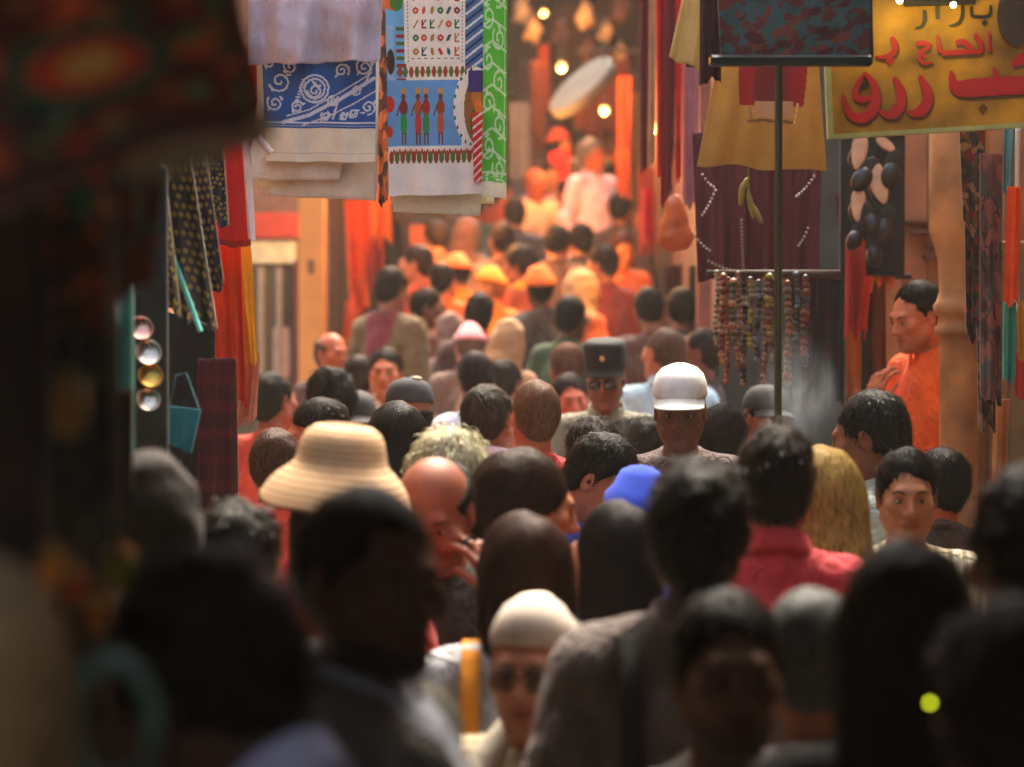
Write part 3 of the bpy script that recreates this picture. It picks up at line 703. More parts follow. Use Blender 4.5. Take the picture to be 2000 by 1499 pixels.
# ---- headwear and other worn pieces, all in head space
def hat_mesh(kind):
    if ('hat', kind) in _misc: return _misc[('hat', kind)]
    if kind == 'straw':
        prof = [(.001, 1.776), (.040, 1.775), (.064, 1.770), (.081, 1.759), (.091, 1.742), (.097, 1.718), (.101, 1.698), (.106, 1.688), (.120, 1.674), (.138, 1.656), (.155, 1.632), (.168, 1.606), (.171, 1.600), (.167, 1.597), (.152, 1.625), (.135, 1.648), (.117, 1.667), (.101, 1.682), (.096, 1.70), (.088, 1.735), (.05, 1.76)]
        def wob(x, y, z, r, a):
            w = max(0, r - .11) / .09
            return x * (1 + .04 * w * math.sin(3 * a)), y * 1.20 + .016, z + w * (.012 * math.sin(2 * a + .6) + .008 * math.sin(5 * a))
        v, f = lathe_mesh(prof, 48, wob=wob)
    elif kind in ('cap', 'baseball'):
        prof = [(.001, 1.757), (.03, 1.755), (.06, 1.742), (.078, 1.722), (.087, 1.695), (.090, 1.668), (.089, 1.655), (.084, 1.655), (.083, 1.69), (.05, 1.73)]
        v, f = lathe_mesh(prof, 32, wob=lambda x, y, z, r, a: (x * 1.0, y * 1.19 + .016, z + .05 * (y * .9) * (r > .05) * -.35))
        # visor
        vv, ff = [], []
        n = 13
        for layer in (0, 1):
            for j, e in enumerate((0., .5, 1.)):
                for i in range(n):
                    t = -1 + 2 * i / (n - 1); x = .082 * t; y0 = -.098 * math.sqrt(max(0, 1 - (t * .95) ** 2)) + .012
                    vv.append((x, y0 - .072 * e * (1 - .55 * t * t), 1.668 - .022 * e - .018 * t * t - layer * .004))
        for layer in (0, 1):
            for j in range(2):
                for i in range(n - 1):
                    a = layer * 3 * n + j * n + i; q = (a, a + 1, a + n + 1, a + n); ff.append(q if layer else q[::-1])
        for i in range(n - 1): ff.append((2 * n + i, 2 * n + i + 1, 5 * n + i + 1, 5 * n + i))
        v, f = join((v, f), (vv, ff), ball_mesh((0, .016, 1.757), .007, 8, 5))
    elif kind == 'officer':
        prof = [(.001, 1.764), (.050, 1.765), (.078, 1.762), (.088, 1.754), (.092, 1.742), (.092, 1.715), (.091, 1.675), (.090, 1.655), (.085, 1.655), (.086, 1.70), (.05, 1.745)]
        v, f = lathe_mesh(prof, 36, wob=lambda x, y, z, r, a: (x, y * 1.17 + .014, z - .10 * y * (z > 1.70) * (z - 1.7) / .09 - .06 * y))
        vv, ff = [], []; n = 13
        for layer in (0, 1):
            for j, e in enumerate((0., .5, 1.)):
                for i in range(n):
                    t = -1 + 2 * i / (n - 1); x = .080 * t; y0 = -.100 * math.sqrt(max(0, 1 - (t * .95) ** 2)) + .012
                    vv.append((x, y0 - .045 * e * (1 - .5 * t * t), 1.672 - .026 * e - .014 * t * t - layer * .004))
        for layer in (0, 1):
            for j in range(2):
                for i in range(n - 1):
                    a = layer * 3 * n + j * n + i; q = (a, a + 1, a + n + 1, a + n); ff.append(q if layer else q[::-1])
        for i in range(n - 1): ff.append((2 * n + i, 2 * n + i + 1, 5 * n + i + 1, 5 * n + i))
        v, f = join((v, f), (vv, ff))
    elif kind in ('skullcap', 'beanie'):
        t = .004 if kind == 'skullcap' else .014
        prof = [(.001, 1.737 + t), (.03, 1.733 + t), (.055, 1.716 + t), (.072, 1.693), (.0795 + t, 1.668), (.081 + t, 1.648), (.080 + t, 1.642), (.076, 1.643), (.074, 1.67), (.04, 1.71)]
        v, f = lathe_mesh(prof, 32, wob=lambda x, y, z, r, a: (x, y * 1.22 + .018, z - .30 * y * (r > .03)))
    o = mk('hat', v, f); _misc[('hat', kind)] = o.data; bpy.data.objects.remove(o)
    return _misc[('hat', kind)]

def scarf_mesh():
    if 'scarf' in _misc: return _misc['scarf']
    f = Field(axis_lines(-.24, .24, .010, []), axis_lines(-.2, .22, .010, []), axis_lines(1.30, 1.80, .010, []))
    f.ell((0, .018, 1.638), (.090, .112, .104), .02); f.ell((0, .0, 1.56), (.085, .095, .10), .04); f.cone((0, .03, 1.56), (0, .03, 1.42), .095, .12, .05); f.ell((0, .01, 1.40), (.19, .13, .06), .06)
    f.warp(lambda x, y, z: .0022 * (np.sin(70 * z + 40 * y + 20 * x) + np.sin(50 * z - 60 * y) + .7 * np.sin(90 * z + 30 * x)))
    f.ell((0, -.105, 1.60), (.058, .075, .078), .012, '-')
    f.clip(lambda x, y, z: 1.345 - z + 0 * x + 0 * y)
    V, F = f.mesh(); o = mk('headscarf', V, F); _misc['scarf'] = o.data; bpy.data.objects.remove(o)
    return _misc['scarf']

def glasses_mesh(part):
    k = ('gl', part)
    if k in _misc: return _misc[k]
    if part == 'frame':
        ps = []
        for s in (1, -1):
            ps.append(tube_mesh([(s * (.032 + .027 * math.cos(a)), -.108 + .006 * abs(math.cos(a)), 1.607 + .019 * math.sin(a)) for a in np.linspace(0, 2 * math.pi, 17)], .0022, 6))
            ps.append(tube_mesh([(s * .060, -.100, 1.612), (s * .078, -.04, 1.613), (s * .082, .01, 1.612)], .0022, 6))
        ps.append(tube_mesh([(-.008, -.112, 1.612), (0, -.115, 1.614), (.008, -.112, 1.612)], .0022, 6)); v, f = join(*ps)
    else:
        s = 1 if part == 'lens_a' else -1
        v, f = ball_mesh((s * .032, -.106, 1.607), (.026, .004, .018), 16, 8)
    o = mk('glasses', v, f); _misc[k] = o.data; bpy.data.objects.remove(o)
    return _misc[k]

def face_part(part):
    k = ('face', part)
    if k in _misc: return _misc[k]
    s = 1 if part.endswith('a') else -1
    if part.startswith('brow'):
        v, f = tube_mesh([(s * .013, -.0985, 1.628), (s * .024, -.1005, 1.6335), (s * .038, -.0955, 1.635), (s * .050, -.084, 1.629)], [.0020, .0030, .0026, .0012], 8)
    elif part.startswith('eye'): v, f = ball_mesh((s * .031, -.0835, 1.6085), (.0130, .0131, .0056), 14, 8)
    elif part.startswith('iris'): v, f = ball_mesh((s * .031, -.0955, 1.6085), (.0064, .0025, .0052), 12, 6)
    o = mk(part, v, f); _misc[k] = o.data; bpy.data.objects.remove(o)
    return _misc[k]

def collar_mesh(kind):
    k = ('col', kind)
    if k in _misc: return _misc[k]
    vs, fs = [], []; n = 34; gap = .30 if kind != 'round' else 0
    prof = [(.066, .000), (.0665, .036), (.070, .041), (.074, .036), (.081, .004), (.084, -.012), (.080, -.012), (.071, .004)] if kind != 'round' else [(.066, -.004), (.067, .012), (.071, .015), (.076, .008), (.078, -.010), (.070, -.012)]
    m = len(prof)
    for i in range(n):
        a = -math.pi / 2 + gap + (2 * math.pi - 2 * gap) * i / (n - 1 if gap else n)
        fr = max(0, -math.sin(a)) ** 3
        for (r, z) in prof:
            rr = r + (.014 * fr if z < .01 else 0)
            vs.append((rr * math.cos(a) * 1.02, rr * math.sin(a) * 1.04 + .021, 1.447 + z + .32 * (rr * math.sin(a)) - .020 * fr * (z < .01)))
    for i in range(n - 1 if gap else n):
        for j in range(m):
            a, b = i * m + j, i * m + (j + 1) % m; c, d = ((i + 1) % n) * m + (j + 1) % m, ((i + 1) % n) * m + j
            fs.append((a, d, c, b))
    if gap: fs += [tuple(range(m)), tuple((n - 1) * m + j for j in range(m))[::-1]]
    o = mk('collar', vs, fs); _misc[k] = o.data; bpy.data.objects.remove(o)
    return _misc[k]
# ------------------------------------------------------------------ rails the goods hang from
def rail(label, px0, px1, py, d, r=.012, m=None, d2=None):
    a, b = P(px0, py, d), P(px1, py, d2 or d); c = (a + b) / 2
    v, f = tube_mesh([a - c, b - c], r, 10)
    o = mk('hanging_rail', v, f, m or WOOD_D); o.location = c; tag(o, label, 'rail')
    return o

# ---- painted prints (rasters)
class Paint:
    def __init__(s, w, h, bg): s.a = np.ones((h, w, 3)) * (np.array(bg) / 255); s.w, s.h = w, h; s.Y, s.X = np.mgrid[0:h, 0:w] + .5
    def put(s, m, c): s.a[m] = np.array(c) / 255
    def rect(s, x0, y0, x1, y1, c): s.put((s.X >= x0) & (s.X < x1) & (s.Y >= y0) & (s.Y < y1), c)
    def disc(s, x, y, rx, ry, c, ang=0):
        dx, dy = s.X - x, s.Y - y; ca, sa = math.cos(ang), math.sin(ang)
        s.put(((dx * ca + dy * sa) / rx) ** 2 + ((-dx * sa + dy * ca) / ry) ** 2 < 1, c)
    def line(s, pts, t, c):
        for (x0, y0), (x1, y1) in zip(pts[:-1], pts[1:]):
            dx, dy = x1 - x0, y1 - y0; L = dx * dx + dy * dy + 1e-9
            u = np.clip(((s.X - x0) * dx + (s.Y - y0) * dy) / L, 0, 1)
            s.put((s.X - x0 - u * dx) ** 2 + (s.Y - y0 - u * dy) ** 2 < t * t, c)
    def spiral(s, x, y, r0, r1, turns, t, c, a0=0):
        n = 40; s.line([(x + (r0 + (r1 - r0) * i / n) * math.cos(a0 + turns * 6.283 * i / n), y + (r0 + (r1 - r0) * i / n) * math.sin(a0 + turns * 6.283 * i / n)) for i in range(n + 1)], t, c)
    def dirt(s, k=.05, seed=0):
        r = np.random.default_rng(seed); s.a = np.clip(s.a * (1 + r.normal(0, k * .35, s.a.shape[:2])[..., None]), 0, 1); return s.a

W = (236, 228, 200)
def print_blue():
    p = Paint(120, 200, (22, 88, 164)); w = (206, 218, 228)
    for r_ in (15, 11): p.spiral(55, 120, r_ - .5, r_, 1, 1.1, w)
    p.spiral(55, 122, 2, 8, 1.5, 1.2, w); p.disc(55, 114, 4, 1.6, w, .8); p.disc(60, 118, 3, 1.3, w, 2)
    for (x, y, r_, a) in ((18, 112, 12, 0), (30, 96, 8, 2), (12, 136, 9, 1), (36, 140, 7, 3), (84, 100, 8, 4), (108, 96, 9, 1), (74, 134, 6, 2), (112, 140, 8, 5), (96, 146, 5, 0), (86, 150, 4, 2), (66, 150, 5, 1), (8, 92, 6, 3), (100, 122, 5, 2)):
        p.spiral(x, y, 1.5, r_, 1.45, 1.0, w, a); p.disc(x + r_ * .8, y - r_ * .6, 3.2, 1.2, w, a); p.disc(x - r_ * .7, y + r_ * .7, 3., 1.1, w, a + 1.3)
    p.line([(20, 157), (50, 148), (84, 130), (118, 108)], 2.0, w); p.line([(24, 150), (50, 142), (82, 124), (116, 102)], .7, w); p.line([(40, 160), (70, 150), (96, 136), (120, 122)], .7, w)
    for k in range(26): p.disc(6 + (k * 37) % 112, 88 + (k * 23) % 66, 2.6, .9, w, k)
    p.rect(0, 156, 120, 158, w); p.rect(0, 160, 120, 161.2, (150, 176, 200)); p.rect(0, 163.5, 120, 200, W); p.rect(0, 190, 120, 191, (200, 196, 182))
    return p.dirt(.04)
def print_green():
    p = Paint(40, 170, (92, 196, 50)); w = (206, 232, 180)
    for k in range(9):
        y = 12 + k * 17; p.spiral(20 + 8 * (-1) ** k, y, 2, 10, 1.3, 1.1, w, k); p.line([(2, y + 8), (18, y + 2), (38, y + 10)], .9, w); p.disc(10 + 18 * (k % 2), y + 8, 4, 1.6, w, k)
    p.rect(36, 0, 37.5, 150, w); p.rect(0, 150, 40, 152, w); p.rect(0, 154, 40, 155, (120, 200, 90)); p.rect(0, 158, 40, 170, W)
    return p.dirt(.04, 1)
def print_papyrus():
    """patchwork of bands: symbol grid, petal borders, blue panel with standing figures"""
    p = Paint(118, 236, (236, 230, 216)); r = np.random.default_rng(3)
    reds, grs = [(196, 40, 34), (206, 84, 40), (150, 40, 30)], [(40, 120, 60), (60, 130, 50), (30, 90, 90)]
    p.rect(0, 0, 22, 120, (116, 176, 214)); p.disc(8, 14, 14, 20, (214, 96, 24)); p.disc(13, 25, 8, 10, (60, 130, 40)); p.rect(0, 50, 9, 120, (150, 190, 220)); p.disc(5, 90, 5, 14, (60, 46, 36))
    for k in range(10): p.rect(12, 52 + 8 * k, 24, 56 + 8 * k, (150, 52, 34) if k % 2 else (86, 110, 40))
    p.rect(22, 0, 96, 90, (240, 234, 222))
    for y in range(0, 92, 4): p.rect(26, y, 27.5, y + 2, (40, 50, 60)); p.rect(92, y, 93.5, y + 2, (40, 50, 60))
    for k in range(8): p.rect(30 + 8 * k, 86, 34 + 8 * k, 87.5, (40, 50, 60))
    for j in range(6):
        for i in range(6):
            x, y = 36 + 10 * i, 4 + 15 * j; c = [reds[r.integers(3)], grs[r.integers(3)], (170, 130, 40)][r.integers(3)]; t = r.integers(4)
            if t == 0: p.disc(x, y, 2, 4.5, c, r.uniform(-.8, .8))
            elif t == 1: p.line([(x - 2.5, y + 4), (x + 2.5, y - 4)], 1., c)
            elif t == 2: p.disc(x, y, 3.6, 3.6, c); p.disc(x, y, 1.2, 1.2, (240, 220, 200))
            else: p.line([(x - 2, y - 4), (x - 2, y + 4), (x + 2, y + 4)], .9, c); p.line([(x + 2, y - 4), (x - 1, y)], .9, c)
    p.rect(96, 0, 118, 130, (70, 120, 160))
    for k in range(14): p.line([(97, 8 * k + 14), (117, 8 * k)], 1.3, (220, 226, 226) if k % 2 else (48, 40, 110))
    for k in range(14): p.disc(16 + 7 * k, 101, 2.6, 6, (96, 118, 40) if k % 2 else (170, 70, 40))
    p.rect(0, 110, 92, 182, (104, 164, 214))
    for k, x in enumerate((20, 38, 48, 66)):
        c1, c2 = [(130, 40, 34), (176, 84, 40), (170, 40, 34), (150, 70, 40)][k], [(40, 150, 60), (196, 52, 44), (60, 140, 70), (190, 90, 60)][k]
        p.disc(x, 122, 3.2, 3.6, (214, 150, 40)); p.disc(x, 128, 2.6, 3.4, (110, 60, 40)); p.disc(x, 140, 5, 9, c1); p.disc(x, 158, 4.4, 12, c2); p.line([(x - 1.6, 168), (x - 1.6, 180)], 1, (110, 60, 40)); p.line([(x + 2, 168), (x + 2.4, 180)], 1, (110, 60, 40)); p.line([(x - 5, 138), (x - 8, 148)], 1, (110, 60, 40))
    p.disc(3, 136, 6, 9, (196, 50, 36)); p.disc(2, 166, 4, 6, (196, 50, 36))
    p.put((((p.X - 108) / 26) ** 2 + ((p.Y - 140) / 44) ** 2 < 1), (238, 232, 222))
    for k in range(11): p.disc(108 - 25 * math.cos(k * .28 - 1.4), 140 + 42 * math.sin(k * .28 - 1.4), 1.4, 2.2, (40, 90, 60))
    p.put((((p.X - 114) / 19) ** 2 + ((p.Y - 142) / 40) ** 2 < 1), (150, 100, 36)); p.disc(110, 128, 6, 12, (196, 120, 36)); p.disc(108, 158, 5, 16, (70, 110, 40)); p.disc(113, 140, 5, 8, (226, 120, 30))
    p.rect(100, 100, 118, 124, (60, 40, 120)); p.rect(0, 182, 118, 184, (240, 236, 226))
    for k in range(17): p.disc(4 + 7 * k, 194, 2.9, 7, (84, 116, 44) if k % 2 else (150, 70, 40)); p.disc(4 + 7 * k + 3.5, 188, 1.6, 3, (196, 50, 44))
    p.rect(0, 202, 118, 236, (240, 236, 226))
    return p.dirt(.05, 2)
def print_redwhite():
    p = Paint(14, 70, (214, 36, 36)); [p.line([(0, 8 * k + 8), (14, 8 * k)], 1., (240, 220, 214)) for k in range(9)]
    return p.dirt(.04, 4)
def print_rug(seed, bgc=(70, 26, 18)):
    r = np.random.default_rng(seed); p = Paint(80, 70, bgc); C = [(120, 34, 20), (40, 60, 36), (110, 66, 30), (26, 36, 34), (150, 60, 26), (60, 84, 50)]
    p.rect(4, 4, 76, 66, (48, 32, 22)); p.rect(8, 8, 72, 62, bgc)
    for k in range(60): p.disc(r.uniform(8, 72), r.uniform(8, 62), r.uniform(1.5, 5), r.uniform(1.5, 4), C[r.integers(6)], r.uniform(0, 3))
    p.disc(40, 35, 18, 14, (40, 58, 36)); p.disc(40, 35, 12, 9, (140, 44, 24)); p.disc(40, 35, 6, 5, (150, 110, 50))
    p.a = np.clip(p.a * 1.7, 0, 1)
    return p.dirt(.1, seed)
def print_glitter(seed, bgc, c2):
    r = np.random.default_rng(seed); p = Paint(26, 110, bgc)
    for k in range(18):
        for j in range(4): p.disc(4 + 6 * j + (k % 2) * 3, 6 * k + 4, 1.7, 1.9, c2) if r.random() > .25 else None
    p.rect(0, 0, 1.4, 110, c2); p.rect(24.6, 0, 26, 110, c2)
    return p.dirt(.14, seed)
def print_patterned(seed, bgc, cs, n=120, w=50, h=90):
    r = np.random.default_rng(seed); p = Paint(w, h, bgc)
    for k in range(n): p.disc(r.uniform(0, w), r.uniform(0, h), r.uniform(1, 4), r.uniform(1, 6), cs[r.integers(len(cs))], r.uniform(0, 3))
    return p.dirt(.08, seed)
PRT = mat('printed cloth', (200, 200, 200), rough=.88, var=.12, bump=.15, bscale=260, attr='print', sheen=.1, trans=.15)
PRTD = mat('printed rug', (200, 200, 200), rough=.95, var=.25, bump=.4, bscale=200, attr='print')

# ------------------------------------------------------------------ textiles hung over the lane, left of centre
D1 = 8.6
rail('wooden rail carrying the grey garment and printed cloths', 300, 1010, -40, D1 + .03)
cloth('hanging_garment', 'pale grey cotton garment hanging above the blue cloth', 'garment', corners((482, -40, D1 - .05), (748, -40, D1 - .05), (742, 118, D1 - .05), (486, 128, D1 - .05)), cloth_mat((206, 194, 204), trans=.2), folds=2.2, amp=.034, hem=.005, nu=60, nv=40, seed=4)
cloth('printed_cloth', 'blue cloth with white scroll print and white hem', 'cloth', corners((505, -40, D1), (735, -40, D1), (733, 318, D1), (520, 316, D1)), PRT, raster=print_blue(), folds=2, amp=.006, hem=.0015, seed=2)
for i, (c, lab) in enumerate(((((520, 60, D1 + .03), (735, 60, D1 + .03), (662, 352, D1 + .03), (482, 352, D1 + .03)), 'short off white folded cloth just under the blue print'),
                              (((530, 60, D1 + .06), (742, 60, D1 + .06), (735, 392, D1 + .06), (524, 384, D1 + .06)), 'long off white folded cloth lowest under the blue print'),
                              (((500, 60, D1 + .09), (725, 60, D1 + .09), (700, 372, D1 + .09), (505, 368, D1 + .09)), 'off white folded cloth between two others under the blue print'))):
    cloth('folded_cloth', lab, 'cloth', corners(*c), cloth_mat((224, 216, 196)), group=None, folds=1.2, amp=.003, hem=.0008, seed=10 + i)
cloth('hanging_garment', 'red garment tip showing beside the blue printed cloth', 'garment', corners((440, 90, D1 + .12), (512, 90, D1 + .12), (548, 280, D1 + .12), (486, 296, D1 + .12)), cloth_mat((178, 20, 26)), folds=1.5, amp=.02, seed=6)
for i, (x0, x1, y0, y1, lab) in enumerate(((478, 492, 250, 470, 'white strap hanging beside the red flag'), (492, 530, 258, 300, 'short slanting white strap below the red garment'))):
    a, b = P(x0, y0, 8.4), P(x1, y1, 8.4); c = (a + b) / 2
    v, f = tube_mesh([a - c, (a - c) * .3 + Vector((.003, 0, 0)), b - c], .011, 8); o = mk('strap', v, f, cloth_mat((214, 200, 190))); o.location = c; tag(o, lab, 'strap')
cloth('printed_cloth', 'white cloth printed with symbols, petal borders and standing figures', 'cloth', corners((752, -40, D1), (945, -40, D1), (941, 380, D1), (760, 384, D1)), PRT, raster=print_papyrus().repeat(1, 0), folds=1.6, amp=.006, hem=.0015, seed=3)
cloth('printed_cloth', 'green cloth with pale scroll print at the edge of the printed cloths', 'cloth', corners((938, -40, D1 + .02), (991, -40, D1 + .02), (989, 388, D1 + .02), (938, 384, D1 + .02)), PRT, raster=print_green(), folds=1, amp=.003, hem=.002, seed=5)
cloth('printed_cloth', 'narrow red and white striped cloth edge between two prints', 'cloth', corners((922, 220, D1 - .015), (943, 220, D1 - .015), (941, 356, D1 - .015), (926, 358, D1 - .015)), PRT, raster=print_redwhite(), folds=1, amp=.002, hem=.001, seed=5)
for i, (c, lab) in enumerate(((((762, 200, D1 + .04), (960, 200, D1 + .04), (938, 422, D1 + .04), (768, 414, D1 + .04)), 'cream folded cloth lowest under the printed figures'),
                              (((760, 200, D1 + .07), (970, 200, D1 + .07), (965, 398, D1 + .07), (764, 400, D1 + .07)), 'cream folded cloth tucked behind the printed figures'))):
    cloth('folded_cloth', lab, 'cloth', corners(*c), cloth_mat((226, 220, 190)), folds=1.2, amp=.003, hem=.0008, seed=20 + i)
cloth('hanging_cloth', 'narrow dark brown patterned cloth between the blue and the symbol prints', 'cloth', corners((735, -40, D1 + .1), (760, -40, D1 + .1), (758, 400, D1 + .1), (738, 396, D1 + .1)), PRT, raster=print_patterned(8, (96, 52, 44), [(170, 90, 50), (60, 40, 50), (210, 120, 70)], 60, 14, 120), folds=1, amp=.006, seed=9)

# ------------------------------------------------------------------ left side stall
rail('dark rail along the left stall holding rug and scarves', -200, 470, -30, 2.6, d2=8.7, r=.018)
cloth('hanging_rug', 'dark red and green patterned rug with pale fringe hung close by', 'rug', corners((-330, -60, 2.45), (455, -60, 2.95), (530, 232, 2.95), (-100, 430, 2.45)), PRTD, raster=print_rug(5), folds=1.3, amp=.012, hem=.006, thick=.012, seed=31)
fe = empty('rug_fringe', P(420, 250, 2.93)); tag(fe, 'pale fringe strip along the lower edge of the dark rug', 'fringe')
a, b = P(535, 236, 2.93), P(250, 318, 2.72)
v, f = [], []
parts_ = []
for k in range(70):
    t = k / 69; p = a.lerp(b, t) - fe.location; q = p + Vector((random.gauss(0, .004), random.gauss(0, .004), -.018 - .006 * random.random()))
    parts_.append(tube_mesh([p + Vector((0, 0, .008)), q], [.0032, .0018], 5))
v, f = join(*parts_); fo = mk('tassels', v, f, cloth_mat((196, 172, 132)), fe); fo['kind'] = 'stuff'
stall_l = empty('goods_stall', (-.66, 3.4, 0)); tag(stall_l, 'dark timber frame of the near stall hung with rugs and lanterns', 'stall')
for (x, y) in ((-.52, 3.0), (-.66, 3.9), (-.95, 3.0), (-1.0, 3.9)): box('post', (x - .025, y - .025, 0), (x + .025, y + .025, 2.72), WOOD_D, stall_l)
for z in (.8, 1.35, 2.0, 2.5): box('shelf', (-1.05, 2.97, z), (-.63, 3.95, z + .02), WOOD_D, stall_l)
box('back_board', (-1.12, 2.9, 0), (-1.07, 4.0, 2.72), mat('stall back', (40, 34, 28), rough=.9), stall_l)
L_ITEMS = [  # dark goods of the near stall: label, quad, colour, seed
 ('long dark green rug hung on the near stall post', (85, 250, 222, 1060, 3.15), (52, 70, 50), (96, 106, 56)),
 ('dark red woven strip hung at the outer edge of the near stall', (-20, 150, 90, 900, 3.0), (100, 36, 28), (140, 64, 36)),
 ('brown kilim strip with rust orange band hung in the near stall', (60, 300, 215, 640, 3.05), (120, 48, 26), (226, 116, 48)),
]
for i, (lab, (x0, y0, x1, y1, d), c, c2) in enumerate(L_ITEMS):
    cloth('hanging_rug', lab, 'rug', quad(x0, y0, x1, y1, d), PRTD, raster=print_patterned(40 + i, c, [c2, tuple(int(v * .5) for v in c), tuple(int(v * 1.4) for v in c)], 90, 40, 80), folds=1.5, amp=.012, thick=.008, seed=50 + i)
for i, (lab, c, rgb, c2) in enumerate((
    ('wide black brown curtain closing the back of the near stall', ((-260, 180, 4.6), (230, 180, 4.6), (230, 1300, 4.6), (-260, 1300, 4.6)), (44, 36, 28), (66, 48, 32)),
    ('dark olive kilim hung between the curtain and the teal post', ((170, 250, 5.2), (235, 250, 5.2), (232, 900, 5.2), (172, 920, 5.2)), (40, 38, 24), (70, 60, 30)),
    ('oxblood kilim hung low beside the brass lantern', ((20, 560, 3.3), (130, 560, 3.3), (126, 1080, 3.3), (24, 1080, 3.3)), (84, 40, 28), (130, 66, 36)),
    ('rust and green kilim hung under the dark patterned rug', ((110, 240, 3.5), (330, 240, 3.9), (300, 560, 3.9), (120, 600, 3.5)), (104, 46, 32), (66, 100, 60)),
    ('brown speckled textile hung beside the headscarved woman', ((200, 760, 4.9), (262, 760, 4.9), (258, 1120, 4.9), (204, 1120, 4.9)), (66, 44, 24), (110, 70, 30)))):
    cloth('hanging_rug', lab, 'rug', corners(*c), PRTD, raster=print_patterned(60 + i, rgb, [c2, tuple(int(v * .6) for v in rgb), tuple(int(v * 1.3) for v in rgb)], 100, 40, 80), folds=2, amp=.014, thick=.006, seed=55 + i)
def lantern(label, px, py, d, h, m, group=None, glass=None, hook=None):
    """small hanging lantern: cap, glass body, base, ring"""
    c = P(px, py, d); e = empty('lantern', c - Vector((0, 0, h / 2))); tag(e, label, 'lantern', group)
    r = h * .3
    v, f = lathe_mesh([(r * .15, h), (r * .25, h * .95), (r * .3, h * .86), (r * .9, h * .72), (r, h * .68), (r * .8, h * .66)], 16); mk('cap', v, f, m, e)
    v, f = lathe_mesh([(r * .8, h * .655), (r * .95, h * .5), (r * .85, h * .25), (r * .6, h * .15)], 16); mk('glass_body', v, f, glass or mat('amber glass', (206, 150, 40), rough=.15, bump=.1), e)
    v, f = lathe_mesh([(r * .62, h * .145), (r * .75, h * .1), (r * .5, h * .03), (r * .15, 0)], 16); mk('base', v, f, m, e)
    if hook is None: hook = .25
    v, f = tube_mesh([(0, 0, h * .99), (0, 0, h + hook)], .004, 6); mk('chain', v, f, METAL_D, e)
    return e
lantern('brass lantern with dull amber glass hung in the dark near stall', 132, 785, 3.0, .075, BRASS)
lantern('tiny orange glass lantern above the rust glass one in near stall', 100, 1105, 2.75, .05, BRASS, glass=mat('orange glass', (240, 140, 20), rough=.12, bump=0))
lantern('tiny rust red glass lantern below the orange glass one', 148, 1140, 2.85, .05, BRASS, glass=mat('rust glass', (196, 70, 20), rough=.12, bump=0))
lantern('small yellow green glass lantern beside the brown headscarf', 232, 1105, 3.3, .07, BRASS, glass=mat('green glass', (150, 150, 40), rough=.12, bump=0))
lantern('small amber lantern hung under the near stall shelf', 190, 1195, 2.9, .05, BRASS, glass=mat('amber glass 2', (190, 110, 20), rough=.12, bump=0))
lantern('small green glass lantern under the dark rug', 160, 385, 3.0, .06, METAL_D, glass=mat('deep green glass', (40, 110, 66), rough=.12, bump=0))
# green hoop bag handle and bright trinkets low at the left edge
hp = P(218, 1420, 2.5); he = empty('hoop_bag', (hp.x, hp.y, 0)); tag(he, 'green hoop handled bag on a stool low at the near stall', 'bag')
v, f = tube_mesh([(.036 * math.cos(a), 0, .058 * math.sin(a) + hp.z) for a in np.linspace(0, 2 * math.pi, 30)], .008, 10); mk('hoop_handle', v, f, mat('green lacquer', (70, 104, 82), rough=.4), he)
v, f = lathe_mesh([(.02, hp.z - .32), (.11, hp.z - .31), (.14, hp.z - .18), (.10, hp.z - .06), (.05, hp.z - .045)], 20, sy=.5); mk('pouch', v, f, mat('bag felt', (60, 66, 52), rough=.9), he)
v, f = tube_mesh([(0, 0, 0), (0, 0, hp.z - .31)], [.05, .05], 10); mk('stool_leg', v, f, WOOD_D, he)

# teal post with plates and scarves further along
tp = empty('stall_post', (P(238, 800, 6.0).x, 6.0, 0)); tag(tp, 'tall teal painted stall post', 'post')
box('shaft', (P(214, 0, 6).x, 5.98, 0), (P(260, 0, 6).x, 6.03, 3.3), mat('teal paint', (30, 112, 98), rough=.6, var=.35, vscale=10), tp)
for i, (px, py, r, lab, m) in enumerate(((274, 645, 24, 'uppermost rosy copper plate beside the teal post', mat('copper', (214, 150, 130), rough=.22, metal=1., bump=.2, bscale=40)),
                                          (288, 692, 26, 'dull pewter plate, second down beside the teal post', TIN),
                                          (292, 737, 25, 'golden brass plate, third down beside the teal post', BRASS),
                                          (288, 784, 24, 'grey tin plate, lowest beside the teal post', TIN))):
    c = P(px, py, 6.6); rr = r / FPX * 6.6
    v, f = lathe_mesh([(.001, .004), (rr * .55, .0), (rr * .62, .003), (rr * .95, .009), (rr, .011), (rr, .014), (rr * .9, .012), (rr * .55, .006), (.001, .008)], 28)
    o = mk('metal_plate', v, f, m); o.location = c; o.rotation_euler = (R(68), 0, R(20)); tag(o, lab, 'plate')
pb = box('plate_board', (P(258, 0, 6.7).x, 6.66, 0), (P(330, 0, 6.7).x, 6.70, 2.3), mat('board dark', (26, 40, 36), rough=.9)); tag(pb, 'dark backing board behind the row of metal plates', 'board')
SC = [('black and gold sequined scarf hung slanting, beside the thin turquoise cord', ((318, 300, 7.0), (372, 300, 7.0), (425, 640, 7.2), (352, 620, 7.0)), (26, 24, 26), (120, 100, 34), 1),
      ('gold dotted dark scarf hung close to the metal plates', ((278, 330, 6.9), (322, 330, 6.9), (352, 612, 6.9), (306, 600, 6.9)), (30, 28, 20), (140, 116, 30), 2),
      ('dark purple gold edged scarf next to the red flag', ((350, 280, 7.3), (400, 280, 7.3), (440, 560, 7.3), (392, 580, 7.3)), (38, 30, 48), (130, 110, 50), 3),
      ('navy and gold sequined scarf hung behind the red flag', ((396, 268, 7.5), (436, 268, 7.5), (446, 440, 7.5), (404, 440, 7.5)), (24, 34, 48), (150, 120, 50), 4)]
